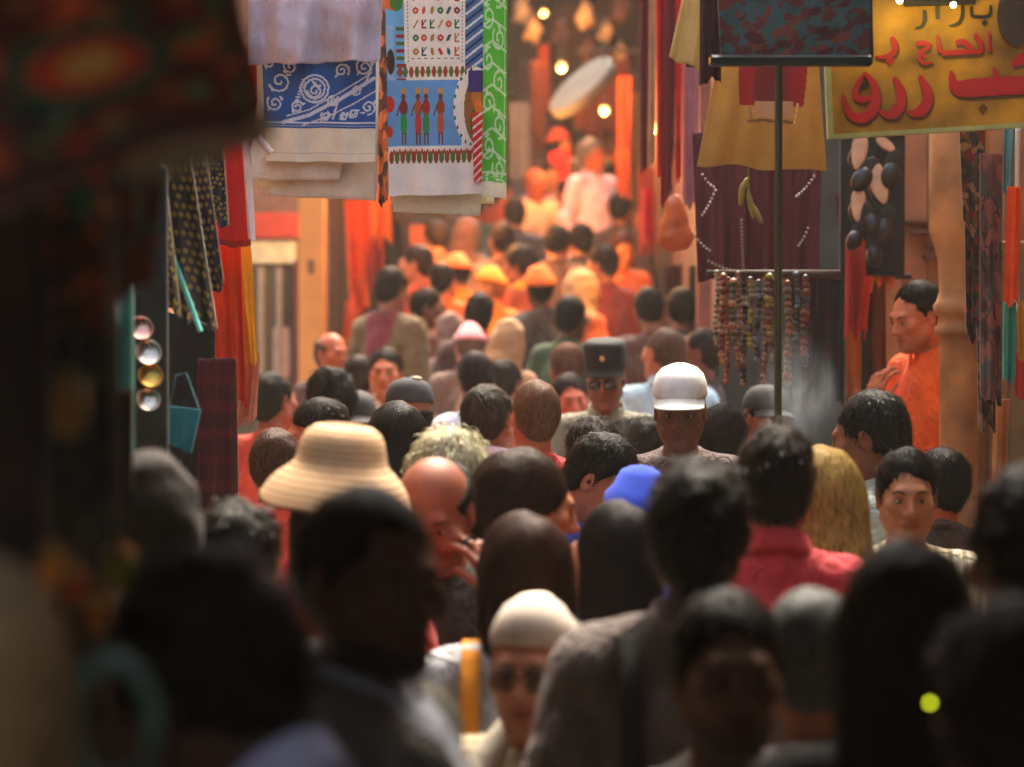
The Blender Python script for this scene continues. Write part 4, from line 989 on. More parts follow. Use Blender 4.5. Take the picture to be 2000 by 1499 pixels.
rail('short dark rail over the sequined scarves', 250, 500, 262, 7.2, r=.012, d2=7.7)
for lab, c, b, g2, s in SC: cloth('sequined_scarf', lab, 'scarf', corners(*c), PRTD, raster=print_glitter(s, b, g2), folds=1.5, amp=.012, hem=.01, seed=60 + s)
a, b = P(320, 455, 6.95), P(392, 648, 6.95); c = (a + b) / 2; v, f = tube_mesh([a - c, b - c], .006, 8); o = mk('cord', v, f, cloth_mat((96, 190, 176))); o.location = c; tag(o, 'thin turquoise cord slanting across the sequined scarves', 'cord')
def print_flag():
    p = Paint(50, 110, (206, 16, 18)); p.disc(10, 62, 15, 26, (26, 36, 30)); p.disc(14, 50, 6, 9, (24, 84, 84)); p.disc(6, 78, 8, 10, (60, 60, 26))
    p.line([(18, 62), (22, 70), (20, 82), (14, 88)], 1.6, (170, 140, 60)); p.line([(8, 40), (16, 34)], 1.4, (150, 140, 60)); p.rect(47, 0, 50, 110, (226, 196, 186)); p.rect(0, 104, 50, 110, (160, 12, 14))
    return p.dirt(.05)
cloth('hanging_cloth', 'bright red cloth with dark emblem and white edge', 'cloth', corners((404, 240, 7.9), (474, 240, 7.9), (492, 482, 7.9), (402, 482, 7.9)), PRT, raster=print_flag(), folds=1.2, amp=.010, hem=.004, seed=70)
cloth('hanging_cloth', 'long orange cloth hanging below the red flag', 'cloth', corners((404, 470, 8.0), (470, 470, 8.0), (482, 790, 8.0), (428, 784, 8.0)), cloth_mat((226, 74, 14), trans=.3), folds=2.4, amp=.016, hem=.012, seed=71)
cloth('hanging_cloth', 'golden yellow cloth hanging next to the orange one', 'cloth', corners((446, 478, 8.05), (490, 478, 8.05), (504, 706, 8.05), (478, 712, 8.05)), cloth_mat((240, 176, 14), trans=.3), folds=1.4, amp=.014, hem=.012, seed=72)
cloth('hanging_cloth', 'peach cloth tail below the golden yellow cloth', 'cloth', corners((478, 690, 8.1), (508, 690, 8.1), (500, 822, 8.1), (462, 830, 8.1)), cloth_mat((206, 130, 96)), folds=1.6, amp=.012, hem=.014, seed=73)
cloth('hanging_cloth', 'maroon striped cloth hanging low beside the teal bag', 'cloth', corners((386, 700, 7.6), (462, 700, 7.6), (466, 1010, 7.6), (388, 1010, 7.6)), mat('maroon weave', (70, 20, 26), rough=.9, stripes=((84, 20, 26), 14, 2, .4), var=.3), folds=2, amp=.012, hem=.006, seed=74)
cloth('hanging_cloth', 'near black cloth hung behind the teal bag', 'cloth', corners((300, 600, 7.8), (420, 640, 7.8), (420, 1000, 7.8), (300, 1000, 7.8)), cloth_mat((24, 28, 28)), folds=2, amp=.012, seed=75)
o = cloth('woven_bag', 'teal woven square bag hanging by the stall', 'bag', corners((318, 792, 6.9), (392, 800, 6.9), (374, 884, 6.9), (304, 862, 6.9)), cloth_mat((18, 120, 132), bump=.5, bscale=120, var=.35), folds=1, amp=.006, hem=.003, thick=.03, seed=76)
a = P(345, 795, 6.9); v, f = tube_mesh([(-.03, 0, 0), (-.012, 0, .08), (.01, 0, .085), (.04, 0, .0)], .004, 6); s_ = mk('handle', v, f, cloth_mat((14, 70, 80)), o); s_.location = (.0, 0, -.002)
v, f = tube_mesh([(0, 0, 0), (.006, 0, .24), (.004, 0, .5)], .006, 8); o = mk('stall_pole', v, f, mat('pale pole', (190, 190, 190), rough=.5)); o.data.clear_geometry()
a, b = P(458, 830, 8.2), P(468, 1499, 8.2); b.z = 0; v, f = tube_mesh([a - Vector((b.x, b.y, 0)), Vector((0, 0, 0))], .010, 8)
bpy.data.objects.remove(o); o = mk('stall_pole', v, f, mat('pale pole', (196, 190, 180), rough=.5)); o.location = (b.x, b.y, 0); tag(o, 'thin pale upright pole below the orange cloth', 'pole')

# orange clothes hanging along the stairs on the left
rail('rail of the orange clothes stall on the stairs', 640, 780, 384, 14.6)
for i, (c, rgb, lab) in enumerate((
    (((672, 390, 14.6), (722, 390, 14.6), (716, 560, 14.6), (682, 566, 14.6)), (238, 96, 16), 'long orange shirt hung outermost on the stairs stall'),
    (((722, 380, 14.55), (762, 380, 14.55), (766, 470, 14.55), (724, 474, 14.55)), (246, 132, 24), 'short bright orange shirt hung high on the stairs stall'),
    (((716, 440, 14.7), (752, 440, 14.7), (748, 560, 14.7), (720, 560, 14.7)), (170, 70, 46), 'rust brown shirt hung under the bright orange one'),
    (((680, 545, 14.6), (716, 545, 14.6), (722, 606, 14.6), (684, 606, 14.6)), (230, 92, 24), 'small orange cloth bundle below the long orange shirt'),
    (((676, 590, 14.75), (702, 590, 14.75), (698, 690, 14.75), (668, 690, 14.75)), (216, 110, 50), 'lowest orange cloth of the stairs stall'))):
    cloth('hanging_garment', lab, 'garment', corners(*c), cloth_mat(rgb, trans=.25), folds=1.8, amp=.03, hem=.03, seed=80 + i)
wp = box('stall_wall', (P(634, 0, 15).x, 17.17, ground_z(17.2)), (P(676, 0, 15).x, 17.24, 6.2), mat('grey brown boards', (82, 72, 58), rough=.9, stripes=((62, 54, 46), 9, 0, .2))); tag(wp, 'grey brown board wall between ochre pillar and orange clothes', 'wall')

# ------------------------------------------------------------------ right side goods
rail('rail of the long red and cream scarves', 1220, 1420, -50, 10.6)
for i, (x0, x1, y1, rgb, lab) in enumerate(((1250, 1268, 330, (112, 30, 44), 'long maroon scarf outermost on the red scarf rail'), (1266, 1282, 316, (206, 170, 128), 'long cream scarf between maroon and scarlet ones'),
    (1281, 1302, 340, (222, 42, 28), 'long scarlet scarf next to the cream one'), (1300, 1320, 372, (108, 24, 40), 'long wine red scarf between two scarlet ones'),
    (1317, 1334, 350, (214, 44, 34), 'narrow scarlet scarf next to the mauve one'), (1332, 1366, 400, (176, 122, 132), 'long dusty mauve scarf innermost on the red scarf rail'), (1288, 1310, 400, (150, 26, 36), 'dark crimson scarf hung behind the scarlet ones'))):
    cloth('long_scarf', lab, 'scarf', corners((x0, -50, 10.6 + .02 * (i % 3)), (x1, -50, 10.6 + .02 * (i % 3)), (x1 - 4, y1, 10.6 + .02 * (i % 3)), (x0 + 2, y1 + 6, 10.6 + .02 * (i % 3))), cloth_mat(rgb, trans=.22), folds=1.6, amp=.014, hem=.012, nu=16, nv=60, seed=90 + i)
bg_ = empty('leather_bag', P(1318, 490, 10.4)); tag(bg_, 'orange brown leather bag hanging under the long scarves', 'bag')
f3 = Field(axis_lines(-.1, .1, .007, []), axis_lines(-.05, .05, .007, []), axis_lines(-.02, .26, .008, []))
f3.cone((-.015, 0, .05), (-.005, 0, .16), .055, .035, .03); f3.cone((.03, 0, .05), (.005, 0, .16), .045, .03, .03); f3.cone((0, 0, .15), (.0, 0, .2), .028, .018, .02)
f3.warp(lambda x, y, z: .0016 * (np.sin(110 * x + 40 * z) + np.sin(90 * z - 30 * x)) + np.abs(y) * .3); V, F = f3.mesh(); mk('pouch', V, F, mat('tan leather', (186, 88, 36), rough=.5, var=.35, bump=.4, bscale=60), bg_)
v, f = tube_mesh([(0, 0, .19), (-.01, 0, .3), (.004, 0, .42)], .005, 6); mk('strap', v, f, mat('tan leather', (186, 88, 36), rough=.5), bg_)
cloth('hanging_garment', 'pale straw coloured garment hanging beside the mauve scarf', 'garment', corners((1345, -60, 8.3), (1376, -60, 8.3), (1366, 138, 8.3), (1306, 112, 8.3)), cloth_mat((206, 178, 108)), folds=1.2, amp=.01, hem=.004, seed=101)
# display stand with patterned panel on a T bar
ds_ = empty('display_stand', (P(1520, 1400, 7.3).x, P(1520, 600, 7.3).y, 0)); tag(ds_, 'dark green T shaped pole stand carrying a teal patterned cloth', 'stand')
L0 = ds_.location
v, f = tube_mesh([(0, 0, 0), (0, 0, P(1520, 128, 7.3).z)], .0100, 12); mk('pole', v, f, mat('green pole paint', (34, 58, 26), rough=.3, var=.3, bump=.1), ds_)
v, f = lathe_mesh([(.16, 0.0), (.16, .02), (.03, .035), (.02, .06)], 24); mk('foot', v, f, METAL_D, ds_)
a, b = P(1385, 122, 7.3) - L0, P(1702, 116, 7.3) - L0
bx = box('crossbar', (a.x, -.02, a.z - .012), (b.x, .02, a.z + .016), METAL_D, None); bx.parent = ds_
cloth('patterned_panel', None, None, corners((1395, -120, 7.28), (1702, -120, 7.28), (1698, 112, 7.28), (1408, 116, 7.28)), PRTD, raster=print_patterned(12, (58, 86, 84), [(92, 48, 40), (110, 56, 44), (70, 36, 36), (52, 78, 78), (86, 44, 40)], 210, 80, 70), folds=1.6, amp=.008, hem=.003, seed=102, parent=ds_)
cloth('hanging_cloth', 'dark maroon cloth edge beside the patterned stand cloth', 'cloth', corners((1368, -120, 7.5), (1412, -120, 7.5), (1408, 160, 7.5), (1366, 160, 7.5)), cloth_mat((56, 22, 26)), folds=1, amp=.01, seed=103)
cloth('hanging_cloth', 'blackish purple cloth between patterned panel and yellow sign', 'cloth', corners((1662, -120, 7.45), (1702, -120, 7.45), (1706, 118, 7.45), (1668, 112, 7.45)), cloth_mat((36, 24, 32)), folds=1, amp=.008, seed=104)
# ochre tunic with red inset
def print_tunic():
    p = Paint(100, 90, (196, 148, 62)); p.a *= (1 - .12 * (p.Y / 90))[..., None]
    p.put((np.abs(p.X - 55) < 34 - (p.Y - 0) * .16) & (p.Y < 36) & (p.Y < 30 + .5 * np.abs(p.X - 55)), (150, 22, 26)); p.put((np.abs(p.X - 54) < 16) & (p.Y < 33), (112, 26, 28))
    p.rect(40, 32, 74, 46, (186, 146, 106)); p.line([(36, 50), (48, 48), (60, 49), (74, 50)], 1.2, (110, 80, 50)); p.line([(38, 48), (36, 38)], .9, (150, 110, 70)); p.line([(78, 34), (75, 50)], .8, (220, 180, 110))
    return p.dirt(.05)
rail('rail above the ochre tunic', 1340, 1640, 124, 8.55)
cloth('hanging_tunic', 'ochre yellow tunic with dark red neck inset on the stand', 'tunic', corners((1400, 126, 8.5), (1600, 126, 8.5), (1616, 336, 8.5), (1362, 322, 8.5)), PRT, raster=print_tunic(), folds=1.8, amp=.014, hem=.006, seed=105)
# maroon backing cloth with chains
cloth('backing_cloth', 'large maroon cloth hung as backdrop behind coin chains', 'cloth', corners((1352, 260, 9.9), (1606, 260, 9.9), (1598, 548, 9.9), (1362, 548, 9.9)), cloth_mat((84, 26, 38)), folds=5, amp=.02, hem=.006, nu=60, seed=106)
for i, (p0, p1, lab) in enumerate((((1372, 342), (1394, 366), 'short silver chain at the upper edge of the maroon backdrop'), ((1398, 372), (1372, 420), 'silver chain slanting below the upper short one'), ((1352, 455), (1386, 490), 'silver chain by the leather bag'),
                                 ((1448, 430), (1452, 530), 'long pale chain hanging down the maroon backdrop'), ((1590, 346), (1556, 384), 'silver chain near the slippers, upper'), ((1578, 446), (1560, 480), 'silver chain near the slippers, lower'), ((1384, 510), (1440, 530), 'silver chain along the hem of the maroon backdrop'))):
    a, b = P(*p0, 9.75), P(*p1, 9.75); c = (a + b) / 2; bl = []
    n = max(5, int((b - a).length / .011))
    for k in range(n): bl.append(ball_mesh((a.lerp(b, k / (n - 1)) - c) + Vector((0, 0, -.006 * math.sin(math.pi * k / (n - 1)))), .0046, 8, 5))
    v, f = join(*bl); o = mk('coin_chain', v, f, mat('silver coins', (150, 138, 136), rough=.35, metal=.8, bump=0)); o.location = c; tag(o, lab, 'chain')
po = empty('dried_pods', P(1462, 345, 9.3)); tag(po, 'cluster of yellow green dried pods hung on the maroon backdrop', 'pods')
for (px, py, a, L) in ((1448, 380, .1, .05), (1466, 400, -.2, .06), (1478, 418, -.5, .05), (1455, 360, .4, .03)):
    c = P(px, py, 9.3) - po.location; M_ = Matrix.Rotation(a, 3, 'Y'); v, f = ball_mesh((0, 0, 0), (.010, .009, L * .8), 10, 8); v = [tuple(M_ @ Vector(q) + c) for q in v]; mk('pod', v, f, mat('pod', (116, 106, 24), rough=.6, var=.4), po)
v, f = tube_mesh([(0, 0, .14), (0, 0, .0), (.0, 0, -.06)], .003, 6); mk('stem', v, f, mat('pod', (116, 106, 24), rough=.6, var=.4), po)
# strings of beads
rail('rail carrying the strings of beads', 1380, 1640, 534, 9.6)
BC = [((222, 196, 150), 'cream'), ((176, 60, 40), 'brick red'), ((206, 120, 40), 'amber'), ((90, 110, 70), 'sage'), ((226, 150, 110), 'salmon'), ((60, 50, 60), 'charcoal'), ((200, 180, 60), 'mustard'), ((120, 140, 160), 'steel blue'), ((230, 170, 120), 'peach'), ((150, 90, 60), 'cinnamon'), ((70, 40, 46), 'plum'), ((190, 160, 130), 'sand'), ((60, 80, 66), 'moss'), ((200, 110, 90), 'coral')]
for i, px in enumerate((1400, 1411, 1421, 1432, 1443, 1453, 1466, 1480, 1494, 1502, 1512, 1540, 1556, 1572)):
    (rgb, nm) = BC[i]; d = 9.55 + .03 * (i % 3); y1 = 690 + (i * 37) % 110
    a, b = P(px, 534 + (i * 29) % 23, d), P(px, y1, d); L = a.z - b.z; e_ = []
    rr = .0095 + .003 * (i % 2); n = int(L / (rr * 1.95))
    for k in range(n): e_.append(ball_mesh((.004 * math.sin(k * .5 + i), 0, -k * rr * 1.95), rr * (1 + .25 * ((k * 7 + i) % 3 == 0)), 8, 6))
    v, f = join(*e_); rgb2 = BC[(i * 5 + 3) % 14][0]
    rgb = tuple(int(c_ * .62) for c_ in rgb); rgb2 = tuple(int(c_ * .62) for c_ in rgb2)
    o = mk('bead_string', v, f, mat('beads', rgb, rough=.35, var=.5, vscale=40, bump=0, stripes=(rgb2, 9 + i % 4, 2, .35))); o.location = a; tag(o, '%s bead string hung under the maroon backdrop' % nm, 'beads', 'strings of beads')
# dark scarves in the shop
rail('rail of the dark scarves in the shop', 1530, 1780, 540, 10.3)
for i, (x0, x1, y0, y1, rgb, lab) in enumerate(((1540, 1566, 545, 790, (44, 46, 42), 'charcoal scarf nearest the beads in the shop'), (1562, 1586, 545, 800, (60, 34, 40), 'plum scarf beside the charcoal one in the shop'), (1584, 1606, 545, 780, (30, 44, 42), 'bottle green scarf in the shop'),
    (1604, 1624, 545, 800, (48, 34, 30), 'umber scarf beside the bottle green one'), (1622, 1650, 545, 790, (26, 40, 46), 'dark petrol scarf beside the red cloth'), (1652, 1682, 600, 780, (176, 110, 34), 'mustard scarf hung low under the red cloth'), (1684, 1704, 560, 790, (30, 36, 34), 'black green scarf next to the mustard one'), (1702, 1730, 540, 800, (98, 56, 26), 'toffee brown scarf behind the hand of the man in orange'))):
    cloth('shop_scarf', lab, 'scarf', quad(x0, y0, x1, y1, 10.3), cloth_mat(rgb), folds=1.4, amp=.014, hem=.014, nu=14, nv=40, seed=120 + i)
cloth('hanging_cloth', 'dusty red cloth draped above the mustard scarf', 'cloth', corners((1652, 470, 10.1), (1690, 470, 10.1), (1694, 650, 10.1), (1650, 660, 10.1)), cloth_mat((170, 42, 36)), folds=1.6, amp=.016, hem=.02, seed=130)
cloth('hanging_cloth', 'scarlet cloth draped beside the dusty red one', 'cloth', corners((1688, 540, 10.05), (1704, 540, 10.05), (1690, 656, 10.05), (1674, 640, 10.05)), cloth_mat((214, 48, 34)), folds=1.2, amp=.012, hem=.02, seed=131)
cloth('hanging_cloth', 'amber yellow kerchief above the man in orange', 'cloth', corners((1692, 500, 10.2), (1724, 506, 10.2), (1716, 560, 10.2), (1688, 560, 10.2)), cloth_mat((206, 140, 30)), folds=1.4, amp=.012, hem=.02, seed=132)
cloth('hanging_cloth', 'salmon kerchief above the man in orange, next to the amber one', 'cloth', corners((1722, 506, 10.22), (1748, 512, 10.22), (1746, 562, 10.22), (1716, 556, 10.22)), cloth_mat((220, 110, 80)), folds=1.4, amp=.012, hem=.02, seed=133)
cloth('hanging_cloth', 'narrow dark red cloth hung above the dusty red one', 'cloth', corners((1630, 380, 10.3), (1656, 380, 10.3), (1668, 480, 10.3), (1640, 490, 10.3)), cloth_mat((96, 26, 30)), folds=1.4, amp=.012, hem=.02, seed=134)
# slippers
rail('rail of the black slippers', 1630, 1765, 262, 9.9)
sb = box('slipper_board', (P(1640, 0, 10.2).x, 10.55, P(0, 540, 10.2).z), (P(1766, 0, 10.2).x, 10.60, P(0, 255, 10.2).z + .2), mat('dark cloth board', (30, 34, 34), rough=.95)); tag(sb, 'dark board the black slippers hang on', 'board')
for i, (px, py, L, a, sole) in enumerate(((1678, 296, 38, .15, 1), (1716, 358, 44, -.28, 1), (1676, 400, 34, .05, 1), (1730, 282, 24, -.9, 1), (1690, 340, 40, .6, 0), (1742, 330, 40, .2, 0), (1700, 430, 40, -.4, 0), (1728, 440, 42, .3, 0), (1672, 460, 32, .4, 0), (1706, 490, 34, -.1, 0))):
    c = P(px, py, 9.9); s = L / FPX * 9.9; M_ = Matrix.Rotation(a, 3, 'Y'); e = empty('slipper', c); tag(e, ('black slipper showing its pale sole, ' if sole else 'black slipper with upper outward, ') + ['topmost on the board', 'largest, in the middle of the board', 'halfway down near the maroon cloth', 'turned sideways near the sign', 'behind the topmost pale sole', 'by the board edge near the sign', 'under the middle pale sole', 'lower by the board edge', 'low near the dark red cloth', 'lowest on the board'][i], 'slipper')
    v, f = ball_mesh((0, 0, 0), (s * .42, .008, s), 16, 10); v = [tuple(M_ @ Vector((q[0] * (1 + .25 * q[2] / s), q[1], q[2]))) for q in v]; mk('sole', v, f, mat('pale sole', (206, 170, 140) if sole else (40, 36, 34), rough=.8), e)
    v, f = ball_mesh((0, (.030 if sole else -.010), -s * .35), (s * .5, .026, s * .68), 14, 9); v = [tuple(M_ @ Vector(q)) for q in v]; mk('upper', v, f, mat('black leather', (24, 25, 28), rough=.4), e)

# yellow sign with painted Arabic lettering
DS = 7.75
sg = empty('shop_sign', P(1810, 262, DS)); tag(sg, 'yellow shop sign with red and black Arabic lettering', 'sign')
YEL = mat('yellow sign paint', (172, 122, 8), rough=.6, var=.7, vscale=7, bump=.1, bscale=30)
def flat(name, pts, d, m, parent, th=.0015):
    """flat plate cut to an outline given in photo pixels at depth d, th thick"""
    a = [P(x, y, d) - parent.location for x, y in pts]; b = [q + Vector((0, th, 0)) for q in a]; n = len(a)
    return mk(name, [tuple(q) for q in a + b], [tuple(range(n)), tuple(range(2 * n - 1, n - 1, -1))] + [(i, i + n, (i + 1) % n + n, (i + 1) % n) for i in range(n)], m, parent, smooth=False)
flat('board', [(1606, -90), (2090, -110), (2096, 240), (1622, 270)], DS, YEL, sg, .035)
FRM = mat('sign frame', (158, 160, 96), rough=.5, var=.2)
flat('frame_edge', [(1604, -90), (1612, -90), (1629, 268), (1618, 272)], DS - .006, FRM, sg, .044)
flat('frame_edge', [(1619, 263), (2096, 234), (2096, 243), (1620, 272)], DS - .008, FRM, sg, .046)
def stroke(name, pts, wd, m, d, parent):
    pts = [Vector((x, y)) for x, y in pts]; wd = [wd] * len(pts) if not hasattr(wd, '__len__') else list(wd)
    P2, W2 = [], []
    for i in range(len(pts) - 1):
        p0, p1, p2, p3 = pts[max(i - 1, 0)], pts[i], pts[i + 1], pts[min(i + 2, len(pts) - 1)]
        for k in range(6):
            t = k / 6; P2.append(.5 * ((2 * p1) + (p2 - p0) * t + (2 * p0 - 5 * p1 + 4 * p2 - p3) * t * t + (3 * p1 - p0 - 3 * p2 + p3) * t ** 3)); W2.append(wd[i] + (wd[i + 1] - wd[i]) * t)
    P2.append(pts[-1]); W2.append(wd[-1]); n = len(P2); A, B = [], []
    for i in range(n):
        t = (P2[min(i + 1, n - 1)] - P2[max(i - 1, 0)]).normalized(); nn = Vector((-t.y, t.x)); A.append(P2[i] + nn * W2[i] / 2); B.append(P2[i] - nn * W2[i] / 2)
    front = [P(q.x, q.y, d) - parent.location for q in A + B]; back = [q + Vector((0, .0015, 0)) for q in front]
    vs = [tuple(q) for q in front + back]; m2 = 2 * n; fs = []
    for i in range(n - 1):
        fs += [(i, i + 1, n + i + 1, n + i), (m2 + i, m2 + n + i, m2 + n + i + 1, m2 + i + 1), (i, m2 + i, m2 + i + 1, i + 1), (n + i, n + i + 1, m2 + n + i + 1, m2 + n + i)]
    fs += [(0, n, m2 + n, m2), (n - 1, m2 + n - 1, m2 + 2 * n - 1, 2 * n - 1)]
    return mk(name, vs, fs, m, parent, smooth=False)
def dot(x, y, r, m, d, parent): return flat('letter_dot', [(x, y - r * 1.2), (x + r, y), (x, y + r * 1.2), (x - r, y)], d, m, parent, .003)
INK = mat('black sign paint', (34, 32, 22), rough=.5); RED = mat('red sign paint', (176, 18, 20), rough=.5, var=.15); SHD = mat('brown sign paint', (88, 58, 18), rough=.5)
LET = [  # pixel strokes of the lettering: (points, widths, paint)
 ([(1935, 10), (1934, 27), (1926, 33), (1906, 33), (1898, 29), (1897, 12)], [4, 7, 7, 7, 7, 5], 'k'),
 ([(1880, 6), (1880, 30), (1874, 44), (1862, 50), (1853, 50)], [6, 8, 8, 6, 2], 'k'),
 ([(1831, -14), (1832, 38)], [9, 8], 'k'), ([(1806, 20), (1807, 40), (1800, 52), (1787, 56)], [7, 8, 7, 2], 'k'),
 ([(1931, 62), (1932, 101)], [4, 6], 'r'), ([(1904, 66), (1914, 82), (1917, 102)], [8, 9, 6], 'r'), ([(1918, 101), (1880, 102), (1840, 104)], [9, 10, 11], 'r'), ([(1866, 84), (1882, 82), (1898, 96)], [8, 12, 8], 'r'), ([(1831, 68), (1836, 103)], [5, 8], 'r'),
 ([(1790, 86), (1802, 84), (1818, 88)], [9, 10, 8], 'r'), ([(1816, 92), (1799, 102), (1795, 114), (1806, 124), (1822, 121)], [6, 8, 8, 7, 2], 'r'),
 ([(1742, 72), (1748, 88), (1744, 104), (1724, 112), (1708, 110)], [8, 12, 11, 8, 2], 'r'),
 ([(1796, 148), (1808, 170), (1812, 196), (1800, 216), (1784, 222), (1770, 216)], [6, 17, 20, 22, 14, 2], 'r'),
 ([(1746, 151), (1757, 172), (1760, 200), (1748, 220), (1732, 225), (1716, 216)], [6, 16, 19, 22, 14, 2], 'r'),
 ([(1688, 142), (1705, 162), (1711, 192), (1702, 218), (1682, 231), (1662, 224), (1650, 202), (1646, 182)], [5, 14, 18, 22, 20, 16, 8, 2], 'r'),
 ([(1688, 144), (1675, 166), (1671, 186), (1682, 195), (1702, 190)], [5, 9, 12, 13, 10], 'r'),
 ([(1858, 138), (1860, 158), (1872, 172), (1900, 172), (1940, 169), (2010, 166)], [5, 14, 30, 36, 36, 36], 'r'), ([(1941, 132), (1947, 152)], [4, 14], 'r'), ([(1978, 128), (1996, 116), (2030, 122)], [8, 22, 20], 'r'),
]
for k, (pts, wd, c) in enumerate(LET):
    wdl = wd
    if c == 'r': stroke('letter_shadow', [(x + 2, y + 5) for x, y in pts], [w + 3 for w in wdl], SHD, DS - .0025, sg)
    stroke('letter', pts, wdl, INK if c == 'k' else RED, DS - .005, sg)
for x, y, r, m in ((1923, 45, 6, INK), (1870, 4, 6, INK), (1806, 110, 5, RED), (1739, 119, 9, RED), (1684, 172, 7, INK), (1692, 166, 6, INK), (1920, 212, 9, SHD)): dot(x, y, r, m, DS - .0055, sg)
fb = flat('dark_bar', [(1764, -20), (1905, -22), (1906, 8), (1768, 12)], DS - .03, mat('dark bar', (28, 22, 18)), sg, .02)
for (x, y) in ((1985, 30),): flat('dark_medallion', [(x + 36 * math.cos(a), y + 60 * math.sin(a)) for a in np.linspace(0, 6.28, 24)[:-1]], DS - .02, mat('dark medallion', (52, 36, 22), rough=.6), sg, .012)
# brackets to the wall
for z in (2.35, 2.7): box('bracket', (1.5, 7.80, z), (2.06, 7.83, z + .03), METAL_D, sg)
# lit bulbs along the sign
for i, (x, y, lab) in enumerate(((1757, 2, 'small lit bulb over the sign lettering, next to the patterned cloth'), (1862, 10, 'small lit bulb over the middle of the yellow sign'))):
    c = P(x, y, DS - .12); e = empty('light_bulb', c); tag(e, lab, 'bulb')
    v, f = ball_mesh((0, 0, 0), .008, 12, 8); mk('glass', v, f, mat('lit bulb', (255, 240, 170), emit=((1, .86, .35), 9.), bump=0), e)
    v, f = tube_mesh([(0, 0, .007), (0, 0, .03), (0, .06, .10)], [.006, .006, .003], 8); mk('socket', v, f, METAL_D, e)
    li = bpy.data.lights.new('bulb_light', 'POINT'); li.energy = .14; li.color = (1, .78, .12); li.shadow_soft_size = .03
    lo_ = bpy.data.objects.new('bulb_light', li); col.objects.link(lo_); lo_.parent = e; lo_.location = (0, -.02, -.02)

# scarves at the right edge
rail('rail of the scarves right of the column', 1850, 2140, 235, 8.5)
for i, (c, rgb, cs, lab) in enumerate((
    (((1872, 240, 8.9), (1925, 240, 8.9), (1922, 470, 8.9), (1880, 440, 8.9)), (92, 70, 34), [(40, 46, 34), (150, 110, 60), (120, 40, 30), (60, 50, 40)], 'olive and gold flowered kerchief hung high beside the column'),
    (((1884, 420, 8.95), (1916, 420, 8.95), (1914, 670, 8.95), (1886, 660, 8.95)), (70, 24, 24), [(34, 30, 30), (120, 50, 40), (60, 70, 60)], 'dark wine patterned scarf under the flowered kerchief'),
    (((1914, 300, 8.7), (1958, 300, 8.7), (1956, 790, 8.7), (1916, 770, 8.7)), (94, 62, 58), [(60, 40, 44), (130, 80, 70), (70, 74, 70)], 'long mauve brown paisley scarf at the right hand stall'),
    (((1908, 640, 8.8), (1940, 640, 8.8), (1944, 840, 8.8), (1912, 840, 8.8)), (88, 50, 40), [(120, 90, 70), (60, 30, 30)], 'short brown speckled scarf under the paisley one'))):
    cloth('patterned_scarf', lab, 'scarf', corners(*c), PRT, raster=print_patterned(140 + i, rgb, cs, 110, 24, 90), folds=1.4, amp=.010, hem=.012, seed=140 + i)
for i, (c, rgb, lab) in enumerate((
    (((1968, 365, 8.3), (1996, 365, 8.3), (1990, 595, 8.3), (1960, 592, 8.3)), (232, 84, 22), 'bright orange scarf at the right hand stall'),
    (((1960, 590, 8.32), (1984, 590, 8.32), (1982, 745, 8.32), (1958, 745, 8.32)), (52, 140, 118), 'turquoise scarf hanging under the orange one'),
    (((1984, 250, 8.35), (1994, 250, 8.35), (1992, 600, 8.35), (1982, 600, 8.35)), (206, 196, 180), 'narrow white scarf edge beside the orange one'),
    (((1960, 250, 8.4), (1984, 250, 8.4), (1980, 370, 8.4), (1958, 370, 8.4)), (90, 140, 150), 'pale blue kerchief above the orange scarf'),
    (((1986, 590, 8.4), (2030, 590, 8.4), (2030, 700, 8.4), (1988, 700, 8.4)), (176, 120, 24), 'mustard cloth at the outer edge of the right hand stall'),
    (((1982, 690, 8.42), (2030, 690, 8.42), (2030, 780, 8.42), (1984, 780, 8.42)), (170, 44, 36), 'red speckled cloth under the mustard one'),
    (((1942, 780, 8.9), (1972, 780, 8.9), (1966, 960, 8.9), (1938, 950, 8.9)), (186, 126, 70), 'pale tan cloth low behind the thick haired man'))):
    cloth('hanging_scarf', lab, 'scarf', corners(*c), cloth_mat(rgb), folds=1.3, amp=.010, hem=.010, nu=16, nv=40, seed=150 + i)

# ------------------------------------------------------------------ far end: drum, lamps, bundles
dr = empty('hanging_drum', P(1138, 172, 16.8)); tag(dr, 'round grey drum hung tilted over the stairs', 'drum')
v, f = lathe_mesh([(.001, .036), (.24, .036), (.262, .034), (.268, .028), (.268, -.028), (.262, -.034), (.001, -.034)], 40)
dm = mk('shell', v, f, mat('drum skin', (88, 84, 76), rough=.7, var=.3, vscale=6), dr); dm.rotation_euler = Vector((-.637, -.342, .691)).to_track_quat('Z', 'Y').to_euler()
v, f = tube_mesh([(.15, 0, .15), (.05, 0, .9), (0, 0, 6.25 - dr.location.z)], .006, 6); mk('cord', v, f, WOOD_D, dr)
def lamp(label, px, py, d, r, watts, colr=(1, .38, .09), ev=40., zt=6.25):
    c = P(px, py, d); e = empty('hanging_lamp', c); tag(e, label, 'lamp', None)
    v, f = ball_mesh((0, 0, 0), (r, r, r * 1.15), 20, 12); mk('globe', v, f, mat('lit globe', (255, 220, 150), emit=((1, .52, .14), ev), bump=0), e)
    v, f = lathe_mesh([(r * .3, r * 1.3), (r * .5, r * 1.1), (r * .95, r * .75), (r * 1.02, r * .6)], 16); mk('cap', v, f, BRASS, e)
    v, f = tube_mesh([(0, 0, r * 1.25), (0, 0, zt - c.z)], .006, 6); mk('cord', v, f, METAL_D, e)
    li = bpy.data.lights.new('lamp_light', 'POINT'); li.energy = watts * .5; li.color = colr; li.shadow_soft_size = r * 1.2
    lo_ = bpy.data.objects.new('lamp_light', li); col.objects.link(lo_); lo_.parent = e; lo_.location = (0, 0, -r * 2.2)
    return e
